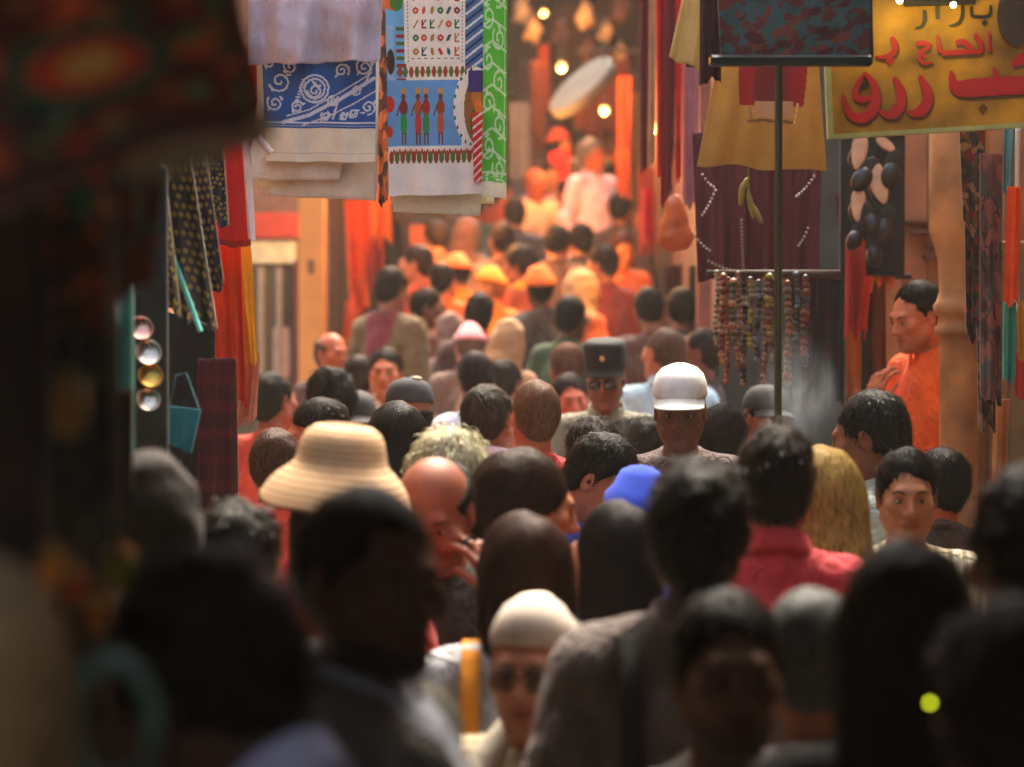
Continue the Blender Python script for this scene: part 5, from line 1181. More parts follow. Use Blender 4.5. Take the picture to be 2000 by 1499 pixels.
lamp('white hot globe lamp hanging under the tilted drum', 1180, 214, 19.4, .028, 50, ev=2.2)
lamp('long orange lamp hanging above the tilted drum', 1097, 130, 18.4, .030, 50, ev=1.2)
lamp('small orange lamp at the top of the lane', 1062, 24, 20.5, .022, 16, ev=1)
lamp('orange lamp glowing between the printed cloths', 748, 130, 15.2, .045, 60, ev=6)
lamp('orange lamp hidden behind the cream folded cloths over the stairs', 905, 300, 16.6, .05, 120, ev=1.5)
lamp('orange lamp behind the red scarves over the stairs', 1292, 250, 15.0, .04, 60, ev=1.5)
BUN = [(1145, 30, .10, (206, 178, 140), 'largest cream lump put in for a sunlit patch high at the lane end'), (1182, 62, .08, (214, 190, 150), 'cream lump put in for a sunlit patch above the drum, middle one'), (1212, 100, .07, (214, 186, 140), 'cream lump put in for a sunlit patch nearest the red scarves'), (1040, 58, .09, (196, 166, 130), 'pale lump put in for a sunlit patch high beside the green printed cloth'), (1020, 18, .10, (180, 170, 150), 'pale grey bundle highest beside the green printed cloth'), (1095, 60, .10, (92, 60, 48), 'brown bundle beside the long orange lamp'), (1150, 100, .10, (84, 54, 46), 'brown bundle above the drum'), (1215, 20, .10, (100, 66, 54), 'brown bundle high by the red scarves'), (1236, 150, .07, (60, 52, 60), 'slate bundle beside the red scarves')]  # cream and plain pale lumps stand in for sunlit patches
for i, (px, py, r, rgb, lab) in enumerate(BUN):
    c = P(px, py, 21.0 + .15 * (i % 3)); e = empty('hanging_bundle', c); tag(e, lab, 'bundle')
    rr = np.random.default_rng(i); v, f = ball_mesh((0, 0, 0), (r, r * .8, r * 1.25), 26, 18); v = [tuple(Vector((q[0] * (.75 - .3 * q[2] / r * .6), q[1], q[2])) * (1 + .22 * math.sin(5 * q[0] / r + i) * math.cos(3 * q[2] / r + 2 * i) + .12 * math.sin(9 * q[0] / r + 5 * q[2] / r))) for q in v]; mk('sack', v, f, cloth_mat(rgb), e)
    v, f = tube_mesh([(0, 0, r), (0, 0, max(r + .05, 6.25 - c.z))], .005, 5); mk('cord', v, f, WOOD_D, e)
for i, (c, rgb, lab) in enumerate((
    (((995, 200, 20.3), (1035, 200, 20.3), (1036, 420, 20.3), (1000, 420, 20.3)), (120, 120, 132), 'blue grey cloth hanging along the stairs beside the green print'),
    (((1036, 120, 20.6), (1066, 120, 20.6), (1064, 300, 20.6), (1040, 300, 20.6)), (130, 66, 46), 'russet cloth hanging behind the long orange lamp'),
    (((1208, 150, 18.6), (1234, 150, 18.6), (1230, 320, 18.6), (1206, 320, 18.6)), (216, 84, 32), 'bright orange cloth beside the white hot lamp'),
    (((1232, 180, 18.2), (1254, 180, 18.2), (1254, 420, 18.2), (1234, 420, 18.2)), (112, 78, 40), 'olive brown cloth behind the maroon scarf'),
    (((1200, 290, 17.6), (1228, 290, 17.6), (1230, 380, 17.6), (1206, 380, 17.6)), (232, 110, 50), 'short orange cloth above the man in black jacket'),
    (((1072, 300, 19.9), (1112, 290, 19.9), (1108, 360, 19.9), (1078, 350, 19.9)), (226, 40, 44), 'bright red cloth behind the bald man in orange'),
    (((1150, 110, 21.8), (1230, 110, 21.8), (1230, 300, 21.8), (1150, 300, 21.8)), (150, 64, 34), 'rust coloured cloth behind the drum'),
    (((1256, 370, 14.6), (1280, 370, 14.6), (1278, 470, 14.6), (1256, 470, 14.6)), (206, 34, 36), 'small red cloth beside the leather bag'),
    (((780, 400, 18.6), (880, 400, 18.6), (880, 520, 18.6), (790, 520, 18.6)), (86, 70, 66), 'grey brown curtain along the stairs behind the mauve top'),
    (((800, 440, 17.8), (842, 440, 17.8), (838, 560, 17.8), (806, 560, 17.8)), (178, 92, 62), 'terracotta cloth hanging over the stairs stall'))):
    cloth('far_cloth', lab, 'cloth', corners(*c), cloth_mat(rgb, trans=.2), folds=1.8, amp=.03, hem=.03, nu=20, nv=28, seed=170 + i)
for i, (px, py, d) in enumerate(((700, 360, 17.0), (1010, -30, 20.4), (1220, 100, 18.4))):
    rail(['far rail over the stairs stall', 'far rail near the lane end', 'far rail by the white hot lamp'][i], px - 90, px + 260, py, d, r=.015)

FAR = [(690, 250, 60, 150, 18.6, (196, 84, 30), 'tangerine shawl'), (770, 300, 46, 130, 18.9, (120, 52, 36), 'chestnut shawl'), (1248, 330, 30, 160, 17.6, (150, 50, 34), 'brick shawl'), (1300, 520, 34, 170, 14.2, (96, 44, 34), 'cocoa shawl'), (1345, 520, 26, 190, 13.9, (70, 60, 44), 'khaki shawl'),
       (1120, 190, 34, 120, 22.4, (206, 96, 40), 'apricot shawl'), (1072, 170, 30, 110, 22.6, (92, 70, 76), 'dusk grey shawl'), (1196, 130, 26, 130, 22.0, (226, 120, 44), 'marigold shawl'), (1010, 120, 36, 150, 22.2, (96, 84, 92), 'slate grey shawl'), (1160, 210, 24, 90, 21.6, (120, 40, 40), 'garnet shawl'),
       (1090, 10, 40, 110, 23.0, (140, 96, 70), 'hazel shawl'), (1170, 0, 34, 100, 23.2, (112, 70, 56), 'walnut shawl'), (1235, 30, 30, 110, 22.8, (170, 110, 70), 'camel shawl'), (1052, 90, 20, 120, 21.2, (190, 70, 40), 'cinnabar shawl')]
for i, (px, py, w_, h_, d, rgb, nm) in enumerate(FAR):
    cloth('far_shawl', nm + ' hung on a rail along the stairs', 'shawl', corners((px, py, d), (px + w_, py - 3, d), (px + w_ - 4 + 5 * (i % 3), py + h_, d), (px + 3 * (i % 2), py + h_ + 5, d)), cloth_mat(rgb, trans=.2), folds=2.2, amp=.035, hem=.035, nu=22, nv=28, seed=220 + i)
BLK, DKB, BRN, GRY = (20, 17, 14), (44, 31, 23), (66, 42, 28), (150, 144, 118)
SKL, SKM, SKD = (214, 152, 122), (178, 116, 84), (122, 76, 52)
# label, head x, top y, depth, body yaw (0 faces the camera, 90 faces right, 180 shows the back), options
PEOPLE = [
 # ---- shaded people close by
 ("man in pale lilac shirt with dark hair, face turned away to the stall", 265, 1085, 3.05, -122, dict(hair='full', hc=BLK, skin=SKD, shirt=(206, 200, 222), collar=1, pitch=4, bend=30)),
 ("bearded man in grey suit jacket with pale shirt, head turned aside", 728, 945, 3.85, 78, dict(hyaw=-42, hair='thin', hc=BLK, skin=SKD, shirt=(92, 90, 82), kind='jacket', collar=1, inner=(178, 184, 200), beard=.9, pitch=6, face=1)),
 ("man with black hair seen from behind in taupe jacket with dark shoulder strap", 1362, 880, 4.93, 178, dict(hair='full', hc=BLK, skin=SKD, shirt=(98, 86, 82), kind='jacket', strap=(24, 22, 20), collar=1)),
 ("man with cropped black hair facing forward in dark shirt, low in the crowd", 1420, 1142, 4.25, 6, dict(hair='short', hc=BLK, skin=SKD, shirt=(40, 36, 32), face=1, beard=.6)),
 ("woman in black top with long black hair and a tiny glowing dot for a yellow glint", 1772, 1032, 3.7, 172, dict(glint_dot=1, hair='long', hc=BLK, skin=SKM, shirt=(30, 30, 30), female=1)),
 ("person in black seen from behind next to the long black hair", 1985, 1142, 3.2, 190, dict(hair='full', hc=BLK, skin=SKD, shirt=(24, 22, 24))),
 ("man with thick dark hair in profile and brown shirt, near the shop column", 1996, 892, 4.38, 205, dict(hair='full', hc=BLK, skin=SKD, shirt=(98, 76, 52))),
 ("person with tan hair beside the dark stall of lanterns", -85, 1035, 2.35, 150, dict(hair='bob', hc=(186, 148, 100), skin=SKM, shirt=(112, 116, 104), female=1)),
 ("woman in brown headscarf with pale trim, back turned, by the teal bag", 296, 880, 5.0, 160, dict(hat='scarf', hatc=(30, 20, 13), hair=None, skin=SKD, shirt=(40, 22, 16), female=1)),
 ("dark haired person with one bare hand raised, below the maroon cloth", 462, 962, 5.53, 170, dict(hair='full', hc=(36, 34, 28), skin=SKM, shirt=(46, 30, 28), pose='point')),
 # ---- the crowd in the open light
 ("woman in wide straw sun hat and red scarf", 676, 828, 5.83, 164, dict(hair='bob', hc=BRN, skin=SKL, hat='straw', hatc=(196, 160, 118), shirt=(186, 26, 22), female=1, roll=-6, wrap=(196, 24, 20))),
 ("older person with thick grey blond hair looking aside, dark top", 868, 822, 6.7, -138, dict(hair='full', hc=(222, 214, 172), skin=SKL, shirt=(34, 34, 40), hseed=5, pitch=4)),
 ("bald man holding a phone to his ear", 838, 905, 6.13, -12, dict(hair='bald', hc=(40, 32, 28), skin=(164, 92, 64), shirt=(44, 50, 48), pose='phone', pitch=16, bend=10, phone=1, face=1)),
 ("brown haired woman in profile looking aside, between the long haired women", 1048, 868, 6.41, 104, dict(hair='bob', hc=(58, 36, 26), skin=(206, 134, 92), shirt=(64, 50, 44), female=1, face=1)),
 ("chestnut long haired woman seen from behind in pale grey top, orange bag strap", 1014, 988, 5.5, 180, dict(hair='long', hc=(64, 38, 28), skin=SKL, shirt=(186, 186, 190), strap=(224, 140, 20), female=1)),
 ("woman with long black hair seen from behind next to the chestnut haired woman", 1200, 966, 5.79, 184, dict(hair='long', hc=(30, 25, 24), skin=SKL, shirt=(52, 46, 44), female=1)),
 ("old man in white skullcap and glasses with cream scarf", 1042, 1162, 5.18, -16, dict(hair='bald', hc=(190, 186, 176), skin=(222, 148, 116), hat='skullcap', hatc=(206, 192, 176), shirt=(206, 188, 152), glasses=1, face=1, pitch=8, kind='robe', wrap=(214, 204, 186))),
 ("man with cropped greying hair seen from behind in lilac white shirt", 950, 748, 9.9, 176, dict(hair='short', hc=(62, 52, 46), skin=SKM, shirt=(216, 206, 218), collar=1)),
 ("man with thinning brown hair in red shirt, back of head, beside lilac shirt", 1046, 740, 9.42, 198, dict(hair='thin', hc=(110, 78, 58), skin=(190, 112, 76), shirt=(178, 24, 30))),
 ("woman with light brown hair squeezed between lilac and red shirts", 1004, 782, 10.76, 60, dict(hair='short', hc=(128, 88, 56), skin=(214, 128, 88), shirt=(90, 60, 50), female=1, face=1)),
 ("officer in black peaked cap with badge, sunglasses and olive uniform", 1181, 664, 10.54, -8, dict(hair='crop', hc=BLK, skin=(158, 88, 66), hat='officer', hatc=(12, 13, 16), badge=1, shirt=(128, 126, 106), collar=1, sunglasses=1, face=1, vest=(38, 38, 32))),
 ("man in bright white peaked cap facing forward", 1328, 712, 8.86, -6, dict(hair='crop', hc=BLK, skin=(116, 72, 54), hat='baseball', hatc=(206, 210, 204), shirt=(78, 62, 58), face=1)),
 ("man in light blue shirt with cropped hair behind the white cap", 1300, 640, 12.2, 176, dict(hair='crop', hc=(96, 70, 56), skin=(214, 122, 86), shirt=(176, 206, 220), collar=1)),
 ("dark haired person seen from behind, next to the white cap", 1418, 780, 9.66, 180, dict(hair='full', hc=(24, 26, 28), skin=SKM, shirt=(30, 32, 34))),
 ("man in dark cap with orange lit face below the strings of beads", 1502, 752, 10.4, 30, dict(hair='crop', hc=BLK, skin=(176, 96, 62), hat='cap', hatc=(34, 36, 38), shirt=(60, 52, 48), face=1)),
 ("man in coral red polo shirt with tousled dark hair, back turned", 1516, 815, 6.0, 176, dict(hair='full', hc=(34, 25, 20), skin=SKM, shirt=(196, 44, 54), collar=1, sleeves='short', hseed=3)),
 ("woman with long straight blonde hair behind the coral red shirt", 1598, 862, 6.75, 186, dict(hair='long', hc=(196, 160, 84), skin=SKL, shirt=(150, 140, 90), female=1)),
 ("man in grey green shirt with short dark hair, head turned aside", 1684, 760, 7.75, -112, dict(hair='short', hc=(34, 34, 28), skin=(140, 86, 58), shirt=(158, 172, 162), collar=1)),
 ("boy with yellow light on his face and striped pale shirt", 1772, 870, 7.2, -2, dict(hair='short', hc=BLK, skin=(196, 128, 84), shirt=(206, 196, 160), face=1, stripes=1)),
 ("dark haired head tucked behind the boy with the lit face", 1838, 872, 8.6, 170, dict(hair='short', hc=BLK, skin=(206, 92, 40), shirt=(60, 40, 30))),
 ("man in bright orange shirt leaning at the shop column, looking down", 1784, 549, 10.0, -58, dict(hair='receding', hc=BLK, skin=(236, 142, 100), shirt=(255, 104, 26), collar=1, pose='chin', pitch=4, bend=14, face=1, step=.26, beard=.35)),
 ("black haired man in orange red shirt beside the hanging yellow cloth", 528, 724, 11.3, 168, dict(hair='short', hc=(34, 28, 24), skin=(176, 96, 70), shirt=(214, 72, 50))),
 ("balding man seen from behind below the yellow cloth", 538, 834, 9.03, 172, dict(hair='thin', hc=(84, 56, 42), skin=(150, 98, 74), shirt=(226, 78, 58))),
 ("black haired man turned aside behind the straw hat", 628, 712, 10.6, -130, dict(hair='full', hc=BLK, skin=(168, 92, 62), shirt=(60, 44, 40))),
 ("short man in profile with black hair just behind the straw hat", 608, 776, 9.5, -70, dict(hair='short', hc=(34, 27, 24), skin=(196, 112, 72), shirt=(112, 74, 58), face=1)),
 ("man in dark cap and sunglasses behind the straw hat", 698, 764, 10.9, 8, dict(hair='short', hc=BLK, skin=(216, 128, 98), hat='cap', hatc=(52, 46, 44), sunglasses=1, shirt=(196, 182, 160), face=1)),
 ("person in black cap with white top button, back turned", 800, 738, 10.2, 178, dict(hair='crop', hc=BLK, skin=SKM, hat='cap', hatc=(38, 42, 46), shirt=(46, 46, 48), button=1)),
 ("woman with full black hair seen from behind by the black cap", 782, 778, 8.87, 184, dict(hair='long', hc=(24, 20, 20), skin=SKM, shirt=(40, 36, 38), female=1)),
 ("bald man in brown jacket by the yellow pillar", 650, 652, 13.6, 40, dict(hair='bald', hc=(80, 50, 40), skin=(206, 104, 62), shirt=(96, 70, 62), face=1)),
 ("young man in cream shirt facing forward by the yellow pillar", 754, 676, 12.7, -4, dict(hair='short', hc=(40, 30, 28), skin=(226, 132, 84), shirt=(228, 214, 186), collar=1, face=1)),
 ("person in red, blue and white striped jacket seen from behind", 921, 684, 11.5, 200, dict(hair='short', hc=(44, 34, 38), skin=SKM, shirt=(212, 214, 226), sport=1)),
 ("person in pink cap behind the striped jacket", 918, 632, 13.66, 180, dict(hair='crop', hc=(120, 90, 76), skin=SKL, hat='beanie', hatc=(226, 146, 148), shirt=(120, 92, 80))),
 ("brown haired person just behind the peaked cap officer", 1106, 668, 13.09, 170, dict(hair='short', hc=(118, 74, 56), skin=SKM, shirt=(128, 92, 70))),
 ("dark haired man with flushed face beside the officer", 1110, 726, 11.8, 10, dict(hair='short', hc=(52, 42, 42), skin=(224, 120, 86), shirt=(196, 190, 182), face=1)),
 ("short boy with dark fringe below the officer", 1150, 806, 9.12, 4, dict(hair='full', hc=(42, 28, 24), skin=(212, 120, 62), shirt=(206, 190, 150), face=1)),
 ("man bending forward with black hair and blue collar", 1212, 860, 7.8, 60, dict(hair='receding', hc=BLK, skin=(196, 120, 84), shirt=(40, 74, 178), pitch=10, bend=26, collar=1)),
 ("dark haired person tucked below the white cap", 1262, 806, 9.94, 178, dict(hair='full', hc=(34, 26, 26), skin=SKM, shirt=(52, 44, 44))),
 ("grey bald head low behind the coral red shirt hem", 1580, 1146, 4.64, 178, dict(hair='crop', hc=(96, 100, 100), skin=SKM, shirt=(110, 98, 100))),
 # ---- people on the stairs under the orange lamps
 ("broad man in olive jacket over maroon shirt on the lowest stairs", 772, 520, 14.09, 176, dict(hair='short', hc=(44, 34, 34), skin=SKM, shirt=(112, 92, 60), kind='jacket', panel=(118, 34, 48))),
 ("man in orange cap and yellow shirt on the stairs", 892, 496, 16.2, 178, dict(hair='crop', hc=BLK, skin=SKD, hat='beanie', hatc=(240, 110, 30), shirt=(236, 150, 50))),
 ("person in saffron shirt on the stairs beside the orange cap", 958, 520, 15.5, 190, dict(hair='crop', hc=(180, 100, 40), skin=(226, 140, 70), shirt=(238, 142, 38), hat='beanie', hatc=(240, 150, 40))),
 ("dark haired person in front of the saffron shirt", 942, 568, 14.2, 180, dict(hair='short', hc=(26, 26, 28), skin=SKD, shirt=(84, 56, 46))),
 ("tall man in navy jacket and orange cap on the stairs", 1050, 518, 14.9, 184, dict(hair='crop', hc=BLK, skin=SKD, hat='beanie', hatc=(234, 112, 30), shirt=(36, 46, 54), kind='jacket')),
 ("dark haired person in green top on the lower stairs", 1116, 574, 14.1, 176, dict(hair='short', hc=(30, 30, 34), skin=SKD, shirt=(64, 92, 62))),
 ("person in pale headscarf and orange robe on the stairs", 1140, 526, 15.3, 160, dict(hat='scarf', hatc=(178, 148, 106), hair=None, skin=SKM, shirt=(230, 102, 34), female=1)),
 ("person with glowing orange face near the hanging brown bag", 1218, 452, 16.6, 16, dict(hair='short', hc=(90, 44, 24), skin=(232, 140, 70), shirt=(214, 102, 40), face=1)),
 ("dark haired person in maroon below the pink shirt", 1176, 476, 16.1, 180, dict(hair='short', hc=(36, 32, 34), skin=SKM, shirt=(120, 40, 36))),
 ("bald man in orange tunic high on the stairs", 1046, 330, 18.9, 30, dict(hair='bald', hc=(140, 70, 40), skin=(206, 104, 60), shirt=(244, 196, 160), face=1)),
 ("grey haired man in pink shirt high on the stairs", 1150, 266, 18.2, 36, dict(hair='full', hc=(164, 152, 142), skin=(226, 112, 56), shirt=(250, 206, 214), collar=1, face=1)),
 ("person in red cap and dark top at the head of the stairs", 1088, 250, 20.2, 170, dict(hair='crop', hc=BLK, skin=SKM, hat='beanie', hatc=(176, 62, 44), shirt=(74, 58, 62))),
 ("dark haired man in black jacket high on the stairs", 1212, 372, 17.9, 188, dict(hair='short', hc=(34, 30, 34), skin=SKM, shirt=(60, 44, 48), kind='jacket')),
 ("man in striped brown robe seen from behind near the beads", 1262, 562, 13.3, 182, dict(hair='crop', hc=(44, 34, 32), skin=SKM, shirt=(104, 66, 52), kind='robe', stripes2=1)),
 ("person in mauve top in the middle of the stairs", 848, 430, 17.2, 178, dict(hair='short', hc=(46, 36, 36), skin=SKM, shirt=(128, 82, 74))),
 ("dark haired person in brown in the shade of the stairs", 980, 432, 16.7, 180, dict(hair='short', hc=(40, 30, 32), skin=SKM, shirt=(90, 62, 58))),
 ("person in rust red tunic on the stairs by the orange clothes", 812, 476, 15.9, 184, dict(hair='short', hc=(44, 30, 30), skin=SKM, shirt=(170, 72, 46))),
 ("person in beige shawl on the lowest stair", 1000, 622, 13.36, 176, dict(hat='scarf', hatc=(188, 142, 98), hair=None, skin=SKM, shirt=(180, 136, 96), female=1)),
 ("man in black with a dark cap on the lower stairs", 836, 560, 14.9, 150, dict(hair='short', hc=BLK, skin=SKD, shirt=(110, 60, 44))),
 ("man with shaven dark head by the maroon shop cloth", 1372, 640, 12.5, -120, dict(hair='crop', hc=(42, 32, 30), skin=(132, 72, 52), shirt=(60, 40, 38))),
 ("person in taupe cloak on the stairs behind the pink cap", 872, 610, 14.5, 200, dict(hat='scarf', hatc=(136, 106, 92), hair=None, skin=SKM, shirt=(140, 108, 92), female=1)),
 ("dark haired person in grey brown on the stairs in front of the bald man", 1092, 440, 16.7, 178, dict(hair='short', hc=(30, 26, 28), skin=SKM, shirt=(92, 66, 56))),
 ("person in yellow scarf and rust top below the bald man in orange", 1012, 474, 16.0, 186, dict(hair='full', hc=(36, 28, 26), skin=SKM, shirt=(150, 74, 40), wrap=(226, 170, 60))),
 ("short person in black top below the pink shirt", 1136, 432, 17.2, 182, dict(hair='full', hc=(26, 24, 28), skin=SKM, shirt=(40, 38, 42))),
 ("woman in dark plum headscarf in the middle of the stairs", 916, 424, 17.2, 176, dict(hat='scarf', hatc=(66, 40, 46), hair=None, skin=SKM, shirt=(60, 44, 50), female=1)),
 ("dark haired boy in orange on the stairs near the rust tunic", 862, 512, 15.6, 174, dict(hair='short', hc=(30, 26, 26), skin=SKM, shirt=(222, 104, 36))),
 ("person with brown hair and cream top on the lowest stair", 700, 690, 13.3, 150, dict(hair='short', hc=(52, 38, 32), skin=SKM, shirt=(140, 120, 96))),
 ("dark haired man in grey on the lowest stair behind the lilac shirt", 985, 700, 12.3, 170, dict(hair='short', hc=(40, 30, 28), skin=SKM, shirt=(90, 80, 76))),
 ("man in brown cap behind the officer", 1232, 668, 13.7, 178, dict(hair='crop', hc=BLK, skin=SKM, hat='cap', hatc=(92, 62, 48), shirt=(86, 60, 50))),
 ("person in green striped top in the shade below the long scarves", 1332, 560, 13.9, 184, dict(hair='short', hc=(40, 30, 30), skin=SKM, shirt=(60, 70, 56))),
 ("child in bright blue cap beside the bending black haired man", 1252, 908, 6.9, 176, dict(hair='crop', hc=BLK, skin=SKM, hat='beanie', hatc=(24, 66, 190), shirt=(36, 70, 170))),
 ("person in teal jacket climbing the upper stairs", 930, 370, 18.7, 178, dict(hair='short', hc=(30, 26, 26), skin=SKM, shirt=(40, 70, 72))),
 ("person in brick red shirt high on the stairs among the crowd", 975, 338, 19.5, 150, dict(hair='full', hc=(38, 31, 26), skin=SKM, shirt=(150, 52, 38))),
 ("person in dark denim shirt climbing the upper stairs", 1004, 384, 18.1, 205, dict(hair='short', hc=(46, 36, 26), skin=SKM, shirt=(50, 58, 76))),
 ("person in sand coloured shirt high on the stairs among the crowd", 1104, 347, 18.7, 190, dict(hair='crop', hc=(54, 26, 26), skin=SKM, shirt=(190, 150, 104))),
 ("person in black coat climbing the upper stairs", 1192, 311, 19.2, 165, dict(hair='full', hc=(30, 31, 26), skin=SKM, shirt=(34, 30, 32))),
 ("person in lavender shirt high on the stairs among the crowd", 1072, 316, 19.9, 30, dict(hair='short', hc=(38, 36, 26), skin=SKM, shirt=(150, 130, 150))),
 ("person in copper brown tunic climbing the upper stairs", 1226, 338, 19.5, 178, dict(hair='crop', hc=(46, 26, 26), skin=SKM, shirt=(150, 84, 44))),
 ("person in charcoal pullover high on the stairs among the crowd", 872, 351, 18.5, 150, dict(hair='full', hc=(54, 31, 26), skin=SKM, shirt=(56, 50, 52))),
 ("person in white shirt climbing the upper stairs", 1128, 251, 21.2, 205, dict(hair='short', hc=(30, 36, 26), skin=SKM, shirt=(214, 204, 190))),
 ("person in mauve grey coat high on the stairs among the crowd", 1030, 220, 21.6, 190, dict(hair='full', hc=(38, 26, 26), skin=SKM, shirt=(110, 92, 96))),
 ("person in burnt orange shirt climbing the upper stairs", 1180, 250, 21.8, 165, dict(hair='short', hc=(46, 31, 26), skin=SKM, shirt=(200, 92, 40))),
 ("person in navy pullover high on the stairs among the crowd", 1090, 259, 22.6, 30, dict(hair='short', hc=(54, 36, 26), skin=SKM, shirt=(44, 50, 66))),
]
# ------------------------------------------------------------------ people
def bend_matrix(drop, ang):
    """stoop from the hips"""
    z = .95 * (1.25 - drop) / 1.25
    return Matrix.Translation((0, 0, z)) @ Matrix.Rotation(R(ang), 4, 'X') @ Matrix.Translation((0, 0, -z))

def bent(me, drop, ang):
    if not ang: return me
    m2 = me.copy(); n = len(m2.vertices); c = np.zeros(n * 3, np.float32); m2.vertices.foreach_get('co', c); c = c.reshape(-1, 3)
    z = .95 * (1.25 - drop) / 1.25; a = R(ang) * np.clip((c[:, 2] - z + .10) / .20, 0, 1); y, h = c[:, 1].copy(), c[:, 2] - z
    c[:, 1] = y * np.cos(a) - h * np.sin(a); c[:, 2] = z + y * np.sin(a) + h * np.cos(a)
    m2.vertices.foreach_set('co', c.ravel()); m2.update()
    return m2

def remap(me, drop):
    """a copy of a figure mesh with the part below the chest shortened by drop (stooping or short people)"""
    if abs(drop) < .012: return me
    m2 = me.copy(); n = len(m2.vertices); c = np.zeros(n * 3, np.float32); m2.vertices.foreach_get('co', c); c = c.reshape(-1, 3)
    c[:, 2] = np.where(c[:, 2] < 1.25, c[:, 2] * (1.25 - drop) / 1.25, c[:, 2] - drop); m2.vertices.foreach_set('co', c.ravel()); m2.update()
    return m2

def paint_mesh(me, fn):
    m2 = me.copy(); n = len(m2.vertices); c = np.zeros(n * 3, np.float32); m2.vertices.foreach_get('co', c); c = c.reshape(-1, 3)
    rgb = fn(c[:, 0], c[:, 1], c[:, 2]) / 255.; rgb = np.where(rgb <= .04045, rgb / 12.92, ((rgb + .055) / 1.055) ** 2.4)
    at = m2.color_attributes.new('print', 'FLOAT_COLOR', 'POINT'); at.data.foreach_set('color', np.concatenate([rgb, np.ones((n, 1))], 1).astype(np.float32).ravel())
    return m2

def pick(cond, a, b): return np.where(cond[:, None], np.array(a, float), b)

EYEW = mat('eye white', (168, 150, 138), rough=.3, var=.05, bump=0); IRIS = mat('iris', (34, 22, 16), rough=.1, var=0, bump=0)
LENS_D = mat('dark lens', (10, 10, 12), rough=.08, var=0, bump=0); FRAME = mat('glasses frame', (30, 26, 24), rough=.3, bump=0)
def lens_mat():
    m = bpy.data.materials.new('clear lens'); m.use_nodes = True; b = m.node_tree.nodes['Principled BSDF']
    b.inputs['Transmission Weight'].default_value = .85; b.inputs['Base Color'].default_value = (.5, .42, .36, 1); b.inputs['Roughness'].default_value = .05; b.inputs['IOR'].default_value = 1.05
    return m
LENS_C = lens_mat()
TROUS = [(40, 40, 46), (56, 50, 44), (34, 44, 66), (90, 80, 66), (30, 30, 30)]
def person(i, label, px, py, d, yaw, hair='short', hc=BLK, skin_=SKM, shirt=(100, 100, 100), kind='shirt', collar=0, inner=None, beard=0., pitch=0, roll=0, hyaw=0, face=0, female=0, strap=None, pose='down', hat=None, hatc=None, glasses=0, sunglasses=0,
           sleeves='long', step=0., phone=0, badge=0, vest=None, stripes=0, stripes2=0, panel=None, sport=0, button=0, glint_dot=0, wrap=None, group=None, hseed=0, bend=0):
    me, T, A = body_mesh(hyaw, pitch, roll, pose, bool(female))
    zt = {'straw': 1.776, 'baseball': 1.757, 'cap': 1.757, 'officer': 1.764, 'skullcap': 1.741, 'beanie': 1.751, 'scarf': 1.742}.get(hat) or {'nape': 1.74, 'full': 1.758, 'short': 1.745, 'crop': 1.736, 'receding': 1.742, 'thin': 1.740, 'bald': 1.727, 'long': 1.752, 'bob': 1.754}[hair]
    top = T((0, .014, zt)); w = P(px, py, d); gz = ground_z(w.y) + step
    top = np.array(bend_matrix(0, bend) @ Vector(top)); h = w.z - gz; lo_s, hi_s = (.97, 1.03) if d < 5.4 else (.90, .955); s = min(hi_s, max(lo_s, h / top[2])); drop = top[2] - h / s
    BM = bend_matrix(drop, bend)
    def mid(name, me, m, e, mw, drop):
        o = link_mesh(name, me, m, e); o.matrix_local = BM @ Matrix.Translation((0, 0, -drop)) @ mw
        return o
    e = empty('person', (0, 0, gz), R(yaw)); e.scale = (s * (1 if i < 6 else .94 + .12 * ((i * 7) % 5) / 4), s * (.96 + .08 * ((i * 3) % 4) / 3), s)
    off = Matrix.Rotation(R(yaw), 3, 'Z') @ Vector((top[0], top[1], 0)) * s
    e.location = (w.x - off.x, w.y - off.y, gz); tag(e, label, 'person', group)
    link_mesh('body', bent(remap(me, drop), drop, bend), skin(skin_, beard), e)
    # clothes
    sm = shirt_mesh(pose, sleeves, bool(female), kind, i % 3)
    fn = None
    if panel: fn = lambda x, y, z: pick(np.abs(x) < .105 + .02 * np.sin(z * 9), panel, np.broadcast_to(np.array(shirt, float), (len(x), 3)))
    if vest: fn = lambda x, y, z: pick((np.abs(x) < .12) & (z < 1.43), vest, np.broadcast_to(np.array(shirt, float), (len(x), 3)))
    if inner: fn = lambda x, y, z: pick((np.abs(x - .004) < .012 + .25 * np.clip(z - 1.22, 0, 1)) & (y < -.02), inner, np.broadcast_to(np.array(shirt, float), (len(x), 3)))
    if sport: fn = lambda x, y, z: pick(x < .02, (206, 24, 34), pick(x < .075, (60, 84, 196), np.broadcast_to(np.array((226, 226, 236), float), (len(x), 3))))
    name = {'shirt': 'shirt', 'jacket': 'jacket', 'robe': 'robe'}[kind]
    if fn: link_mesh(name, bent(remap(paint_mesh(sm, fn), drop), drop, bend), mat('painted garment', (200, 200, 200), rough=.9, var=.2, attr='print', bump=.2, bscale=200, wrinkle=.5), e)
    else:
        st_ = ((150, 140, 112), 26, 0, .35) if stripes else ((80, 46, 38), 30, 0, .4) if stripes2 else None
        link_mesh(name, bent(remap(sm, drop), drop, bend), mat('garment', shirt, rough=.92, var=.2, vscale=11, bump=.2, bscale=160, wrinkle=.55, stripes=st_, sheen=.1), e)
    if collar: mid('collar', collar_mesh('shirt'), mat('garment', inner or shirt, rough=.92, var=.2, vscale=11, bump=.2, bscale=160, wrinkle=.55, sheen=.1), e, Matrix.Scale(1.06, 4, (1, 0, 0)), drop)
    elif hat != 'scarf': mid('collar', collar_mesh('round'), mat('garment', shirt, rough=.92, var=.2, vscale=11, bump=.2, bscale=160, wrinkle=.55, sheen=.1), e, Matrix.Identity(4), drop)
